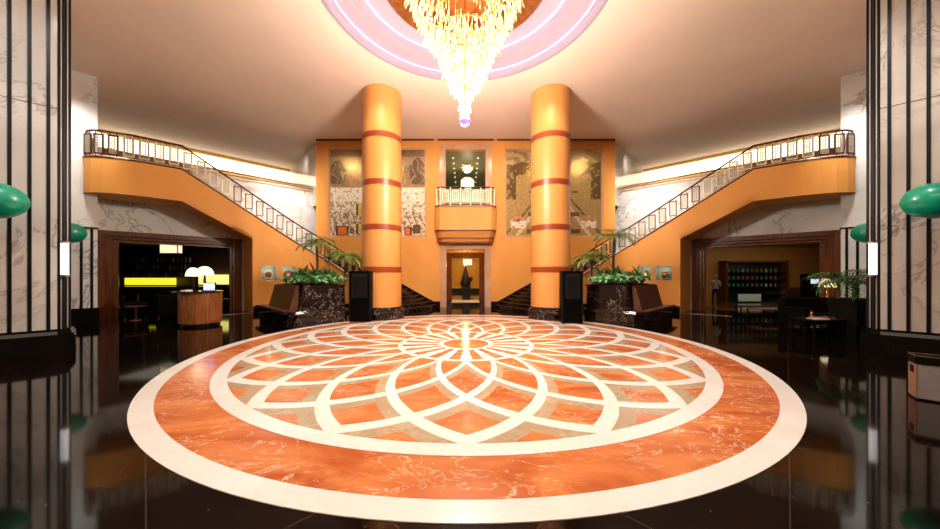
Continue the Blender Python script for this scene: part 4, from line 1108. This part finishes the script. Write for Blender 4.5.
# bar stools
def make_stool(label):
    t = thing('bar_stool', label, 'stool', (0, 0, 0), 'bar stools at the counter')
    MB().lathe([(.19, .72), (.2, .76), (.18, .80)], (0, 0, 0), 20).build('seat', M['black_soft'], t)
    MB().tube([(0, 0, .03), (0, 0, .72)], .03).build('post', M['chrome'], t); MB().lathe([(.2, 0), (.18, .03)], (0, 0, 0), 20).build('foot', M['chrome'], t)
    return t
st0 = make_stool('bar stool before the counter, farthest left of four'); st0.location = (-18.6, 17.2, 0)
for i, x in enumerate((-17.5, -16.4, -15.3)): dup(st0, (x, 17.2, 0), 0, 'bar stool before the counter, %s of four' % ('second from the left', 'third from the left', 'farthest right')[i])

# ---------------------------------------------------------------- right lounge
t = thing('display_cabinet', 'large dark display cabinet of colourful goods at the back of the right lounge', 'cabinet', (17.6, 20.2, 0))
MB().box(15.9, 19.6, 20.3, 20.5, .0, 2.55).build('back_panel', plain('teal_black_panel', (.01, .03, .035), .3), t)
MB().box(15.8, 15.95, 19.9, 20.5, 0, 2.6).box(19.55, 19.7, 19.9, 20.5, 0, 2.6).box(15.8, 19.7, 19.9, 20.5, 2.5, 2.62).build('frame', M['wood_red'], t)
for z in (.5, .95, 1.4, 1.85): MB().box(15.95, 19.55, 19.98, 20.3, z, z+.03).build('shelf', M['black'], t)
MB().box(16.6, 18.0, 19.93, 19.97, .10, .55).build('light_panel', glow('teal_glow', (.03, .40, .28), .10), t)
random.seed(11)
jc = [plain('jar_glaze_%d' % i, c, .3) for i, c in enumerate(((.5, .08, .04), (.08, .2, .35), (.6, .42, .18), (.05, .28, .2)))]
jm = []
for c in jc:
    jm.append(MB().lathe([(.03, 0), (.06, .06), (.065, .14), (.03, .22), (.04, .25)], (0, 0, 0), 12).mesh('jar', c))
for zi, z in enumerate((.98, 1.43, 1.88)):
    for i in range(12):
        o = bpy.data.objects.new('ornamental_jar', jm[random.randrange(4)]); C.objects.link(o); o.location = (16.15+i*.29, 20.1, z)
        tag(o, 'small coloured jar on the %s shelf of the lounge display cabinet' % ('lower', 'middle', 'upper')[zi], 'jar', 'jars on the %s cabinet shelf' % ('lower', 'middle', 'upper')[zi])
area((17.5, 17.8, 3.45), (17.5, 19.0, 0), 6, 2, 60, (1, .75, .45)); area((13.8, 16.2, 3.45), (13.8, 17.0, 0), 2, 2, 12, WARM)  # added soft fills brightening the lounge, no fixtures
t = thing('framed_board', 'ornate gold framed emblem board standing on the lounge floor', 'picture', (19.2, 19.1, 0))
MB().box(18.75, 19.65, 19.1, 19.16, .08, 1.0).build('board', M['darkwall'], t)
MB().box(18.70, 18.82, 19.02, 19.18, 0, 1.03).box(19.60, 19.72, 19.02, 19.18, 0, 1.03).box(18.66, 19.76, 19.02, 19.18, .98, 1.08).box(18.75, 19.65, 19.04, 19.18, 0, .1).build('frame', M['steel'], t)
MB().lathe([(.02, 0), (.16, .01), (.02, .05)], (0, 0, 0), 8, False).build('emblem', M['gold'], t, loc=(0, 0, 0)).location = (.05, -.08, .6)
t.children[-1].rotation_euler = (pi/2, 0, 0)
t = thing('cash_machine', 'tall black machine with a small lit screen in the right lounge', 'machine', (19.1, 18.0, 0))
MB().box(18.72, 19.5, 17.9, 18.3, 0, 1.78).build('casing', M['speaker'], t)
MB().box(18.9, 19.32, 17.87, 17.9, 1.25, 1.5).build('screen', glow('dim_screen', (.6, .75, .9), .8), t)
MB().box(18.85, 19.38, 17.8, 17.9, .95, 1.03).build('keypad', M['grille'], t)
small_table(13.4, 12.15, .33, .72, 'dark round side table under the lit lamp beside the right portal')
table_lamp(13.4, 12.15, .72, .24, .86, 'warm lit table lamp on the round side table beside the right portal', M['glow_shade_dim'], cone=True)
point((13.4, 12.15, 1.0), 2, (1, .6, .25), .15)
struct(MB().prism([(12.4, 16.2), (13.6, 15.0), (22.8, 15.0), (22.8, 20.5), (12.4, 20.5)], 0, .02).build('floor_lounge', plain('brown_marble_floor', (.20, .085, .03), .12)))
# low tables before the lounge
def low_table(name, label, x, y, wx, wy, h, top, rz=0):
    t = thing(name, label, 'table', (x, y, 0))
    MB().box(x-wx/2, x+wx/2, y-wy/2, y+wy/2, h-.04, h).build('tabletop', top, t)
    for a in (-1, 1):
        for b in (-1, 1): MB().box(x+a*(wx/2-.05)-.02, x+a*(wx/2-.05)+.02, y+b*(wy/2-.05)-.02, y+b*(wy/2-.05)+.02, 0, h-.04).build('leg', M['black'], t)
    return t
lt_ = low_table('glass_table', 'low mirror topped table before the right lounge opening', 12.0, 12.9, 1.2, .8, .40, M['chrome'])
low_table('low_bench', 'low black bench in the right lounge opening', 12.6, 14.0, 1.9, .35, .38, M['black'])
t = thing('black_sofa', 'black sofa before the right portal, beside the square planter', 'sofa', (11.5, 10.5, 0))
MB().box(10.8, 12.4, 10.2, 11.0, .15, .45).build('seat', M['black_soft'], t, bevel=.05); MB().box(10.7, 12.5, 10.95, 11.2, .12, .95).build('backrest', M['black_soft'], t, bevel=.05)
for a in (10.62, 12.36): MB().box(a, a+.2, 10.2, 11.1, .1, .66).build('armrest', M['black_soft'], t, bevel=.04)
for a in (10.7, 12.45):
    for b in (10.3, 11.0): MB().box(a-.03, a+.03, b-.03, b+.03, 0, .15).build('leg', M['black'], t)
ct = low_table('coffee_table', 'dark low table in front of the black sofa', 9.85, 9.0, 1.1, .7, .50, M['black'])
tag(MB().box(9.50, 9.86, 8.78, 9.05, .50, .515).build('paper_sheet', M['white']), 'white sheet on the dark low table', 'paper')
for i, (x, rz) in enumerate(((10.02, .3), (10.27, .3))):
    o = MB().box(-.13, .13, -.17, .17, 0, .03).build('menu_book', M['redleather']); o.location = (x+.02*i, 9.1, .50); o.rotation_euler = (0, 0, rz)
    tag(o, 'red bound book on the dark low table, %s the white sheet' % ('nearer' if i == 0 else 'farther from'), 'book')
fg = thing('small_figurine', 'small pale figurine at the back of the dark low table', 'ornament', (9.85, 9.25, .5))
MB().lathe([(.05, 0), (.05, .02), (.03, .05), (.04, .1), (.02, .14), (.03, .17), (.0, .2)], (9.85, 9.25, .5), 12, False).build('body', M['gold'], fg)
MB().box(9.79, 9.91, 9.19, 9.31, .5, .51).build('stand', M['wood_red'], fg)
t = thing('palm_planter', 'square black planter with a bushy dark palm beside the right pillar', 'plant', (10.45, 8.75, 0))
MB().prism([(10.15, 8.45), (10.75, 8.45), (10.75, 9.05), (10.15, 9.05)], 0, 1.08, [(10.1, 8.4), (10.8, 8.4), (10.8, 9.1), (10.1, 9.1)]).build('planter_box', M['black'], t)
MB().box(10.16, 10.74, 8.46, 9.04, 1.08, 1.09).build('soil', M['soil'], t)
me = palm_mesh(90, .35, 1.0, 30).copy(); me.materials.clear(); me.materials.append(M['leaf'])
o = bpy.data.objects.new('fronds', me); C.objects.link(o); o.parent = t; o.location = (0, 0, 1.08)
MB().tube([(10.45, 8.75, 1.08), (10.45, 8.75, 1.5)], .05).build('trunk', M['bark'], t)

# litter / ash bin at the right edge
bn = thing('steel_bin', 'brushed steel litter bin with black rim and crumpled paper on top, right edge', 'bin', (6.17, 4.4, 0))
cc = Vector((5.99, 4.41)); ua = Vector((.14, .17)).normalized(); ub = Vector((.7, -.71))
Q = lambda a, b: (cc.x+ua.x*a+ub.x*b, cc.y+ua.y*a+ub.y*b)
MB().prism([Q(0, 0), Q(0, .62), Q(.24, .62), Q(.24, 0)], .02, .49).build('body', M['steel'], bn, bevel=.008)
MB().prism([Q(-.004, -.006), Q(.244, -.006), Q(.244, 0), Q(-.004, 0)], .03, .485).build('side_panel', M['copperpanel'], bn)
MB().prism([Q(.06, -.012), Q(.17, -.012), Q(.17, -.006), Q(.06, -.006)], .36, .46).build('opening', M['black'], bn)
MB().prism([Q(-.01, -.01), Q(-.01, .63), Q(.25, .63), Q(.25, -.01)], .49, .51).build('ash_tray', M['black'], bn)
rim = MB()
for a0, a1, b0_, b1_ in ((-.01, .0, -.01, .63), (.24, .25, -.01, .63), (0, .24, -.01, 0), (0, .24, .62, .63)): rim.prism([Q(a0, b0_), Q(a0, b1_), Q(a1, b1_), Q(a1, b0_)], .51, .60)
rim.build('rim', M['black'], bn)
edge_ = MB()
for a0, a1, b0_, b1_ in ((-.012, .0, -.012, .632), (.24, .252, -.012, .632), (0, .24, -.012, 0), (0, .24, .62, .632)): edge_.prism([Q(a0, b0_), Q(a0, b1_), Q(a1, b1_), Q(a1, b0_)], .595, .608)
edge_.build('rim_edge', M['chrome'], bn)
MB().prism([Q(.01, .01), Q(.01, .61), Q(.23, .61), Q(.23, .01)], 0, .02).build('foot', M['black'], bn)
random.seed(2); cp = MB()
pc = Q(.1, .17); bm = bmesh.new(); bmesh.ops.create_icosphere(bm, subdivisions=3, radius=.05)
for v in bm.verts: v.co *= 1+.5*noise.noise(v.co*40); v.co.z *= .5; v.co.x *= 1.5
me = bpy.data.meshes.new('crumpled_paper'); bm.to_mesh(me); bm.free(); me.materials.append(M['white'])
o = bpy.data.objects.new('crumpled_paper', me); C.objects.link(o); o.location = (pc[0]+.17, pc[1], .535); tag(o, 'crumpled white tissue lying on top of the steel bin', 'tissue')

# ---------------------------------------------------------------- person in the lounge opening
def person(x, y, rz):
    t = thing('person', 'standing person in cream shirt and dark trousers, hand raised to chin, in the lounge opening', 'person', (x, y, .02), None, rz)
    me = bpy.data.meshes.new('body')
    V = [(0, 0, .93), (0, 0, 1.08), (0, 0, 1.25), (0, 0, 1.38), (0, 0, 1.45), (0, .0, 1.52),   # spine
         (.09, 0, .88), (.10, 0, .48), (.10, .01, .09), (.11, -.13, .04),     # leg
         (-.09, 0, .88), (-.11, 0, .48), (-.12, .01, .09), (-.13, -.13, .04),
         (.17, 0, 1.37), (.23, -.02, 1.12), (.14, -.2, 1.22), (.05, -.17, 1.40),                # raised arm
         (-.17, 0, 1.37), (-.22, .02, 1.12), (-.22, -.08, .88), (-.22, -.10, .80)]
    Ed = [(0, 1), (1, 2), (2, 3), (3, 4), (4, 5), (0, 6), (6, 7), (7, 8), (8, 9), (0, 10), (10, 11), (11, 12), (12, 13), (3, 14), (14, 15), (15, 16), (16, 17), (3, 18), (18, 19), (19, 20), (20, 21)]
    Rr = [.14, .13, .15, .13, .055, .05, .09, .06, .045, .035, .09, .06, .045, .035, .06, .045, .038, .03, .06, .045, .038, .03]
    me.from_pydata(V, Ed, []); o = bpy.data.objects.new('body', me); C.objects.link(o); o.parent = t
    md = o.modifiers.new('skin', 'SKIN'); 
    for i, r in enumerate(Rr): me.skin_vertices[0].data[i].radius = (r, r*.8)
    me.skin_vertices[0].data[0].use_root = True
    sb = o.modifiers.new('sub', 'SUBSURF'); sb.levels = 1; sb.render_levels = 1
    bpy.context.view_layer.update()
    dg = bpy.context.evaluated_depsgraph_get(); ev = bpy.data.meshes.new_from_object(o.evaluated_get(dg)); o.modifiers.clear(); o.data = ev
    ev.materials.clear(); ev.materials.append(M['skin']); ev.materials.append(M['shirt']); ev.materials.append(M['navy']); ev.materials.append(M['black'])
    for p in ev.polygons:
        c = p.center; p.use_smooth = True
        if c.z < .07: p.material_index = 3
        elif c.z < .96 and abs(c.x) < .19: p.material_index = 2
        elif c.z < 1.46 and not (c.z < .86 and c.x < -.17) and not (c.y < -.15 and c.z > 1.33): p.material_index = 1
    hd = MB(); hd.lathe([(.0, -.12), (.045, -.11), (.07, -.05), (.08, .02), (.075, .08), (.04, .12), (0, .13)], (0, -.01, 1.60), 16, False)
    hd.ball((0, -.095, 1.585), .014, 6); hd.ball((.08, 0, 1.59), .018, 6); hd.ball((-.08, 0, 1.59), .018, 6)
    h = hd.build('head', M['skin'], None, smooth=True); h.parent = t
    hr_ = MB().lathe([(.088, .0), (.088, .05), (.07, .11), (.0, .145)], (0, .012, 1.605), 16, False).build('hair', M['hair'], None, smooth=True); hr_.parent = t
    for x_, y_, z_, q in ((.05, -.17, 1.40, 1), (-.22, -.10, .79, -1)):
        hm = MB(); 
        hm.lathe([(.012, -.045), (.032, -.03), (.036, 0), (.03, .03), (.01, .04)], (x_, y_, z_), 10, False)
        for f in range(4): 
            a = (f-1.5)*.018; L = .07-.008*abs(f-1.4); hm.tube([(x_+a, y_, z_+q*.025), (x_+a*1.1, y_-.012, z_+q*(.025+L*.6)), (x_+a*1.1, y_-.03, z_+q*(.025+L))], .0085, 6)
        hm.tube([(x_+.03, y_, z_), (x_+.05, y_-.02, z_+q*.03), (x_+.045, y_-.035, z_+q*.05)], .009, 6)
        hh = hm.build('hand', M['skin'], None, smooth=True); hh.parent = t
    return t
person(13.35, 17.2, -.5)
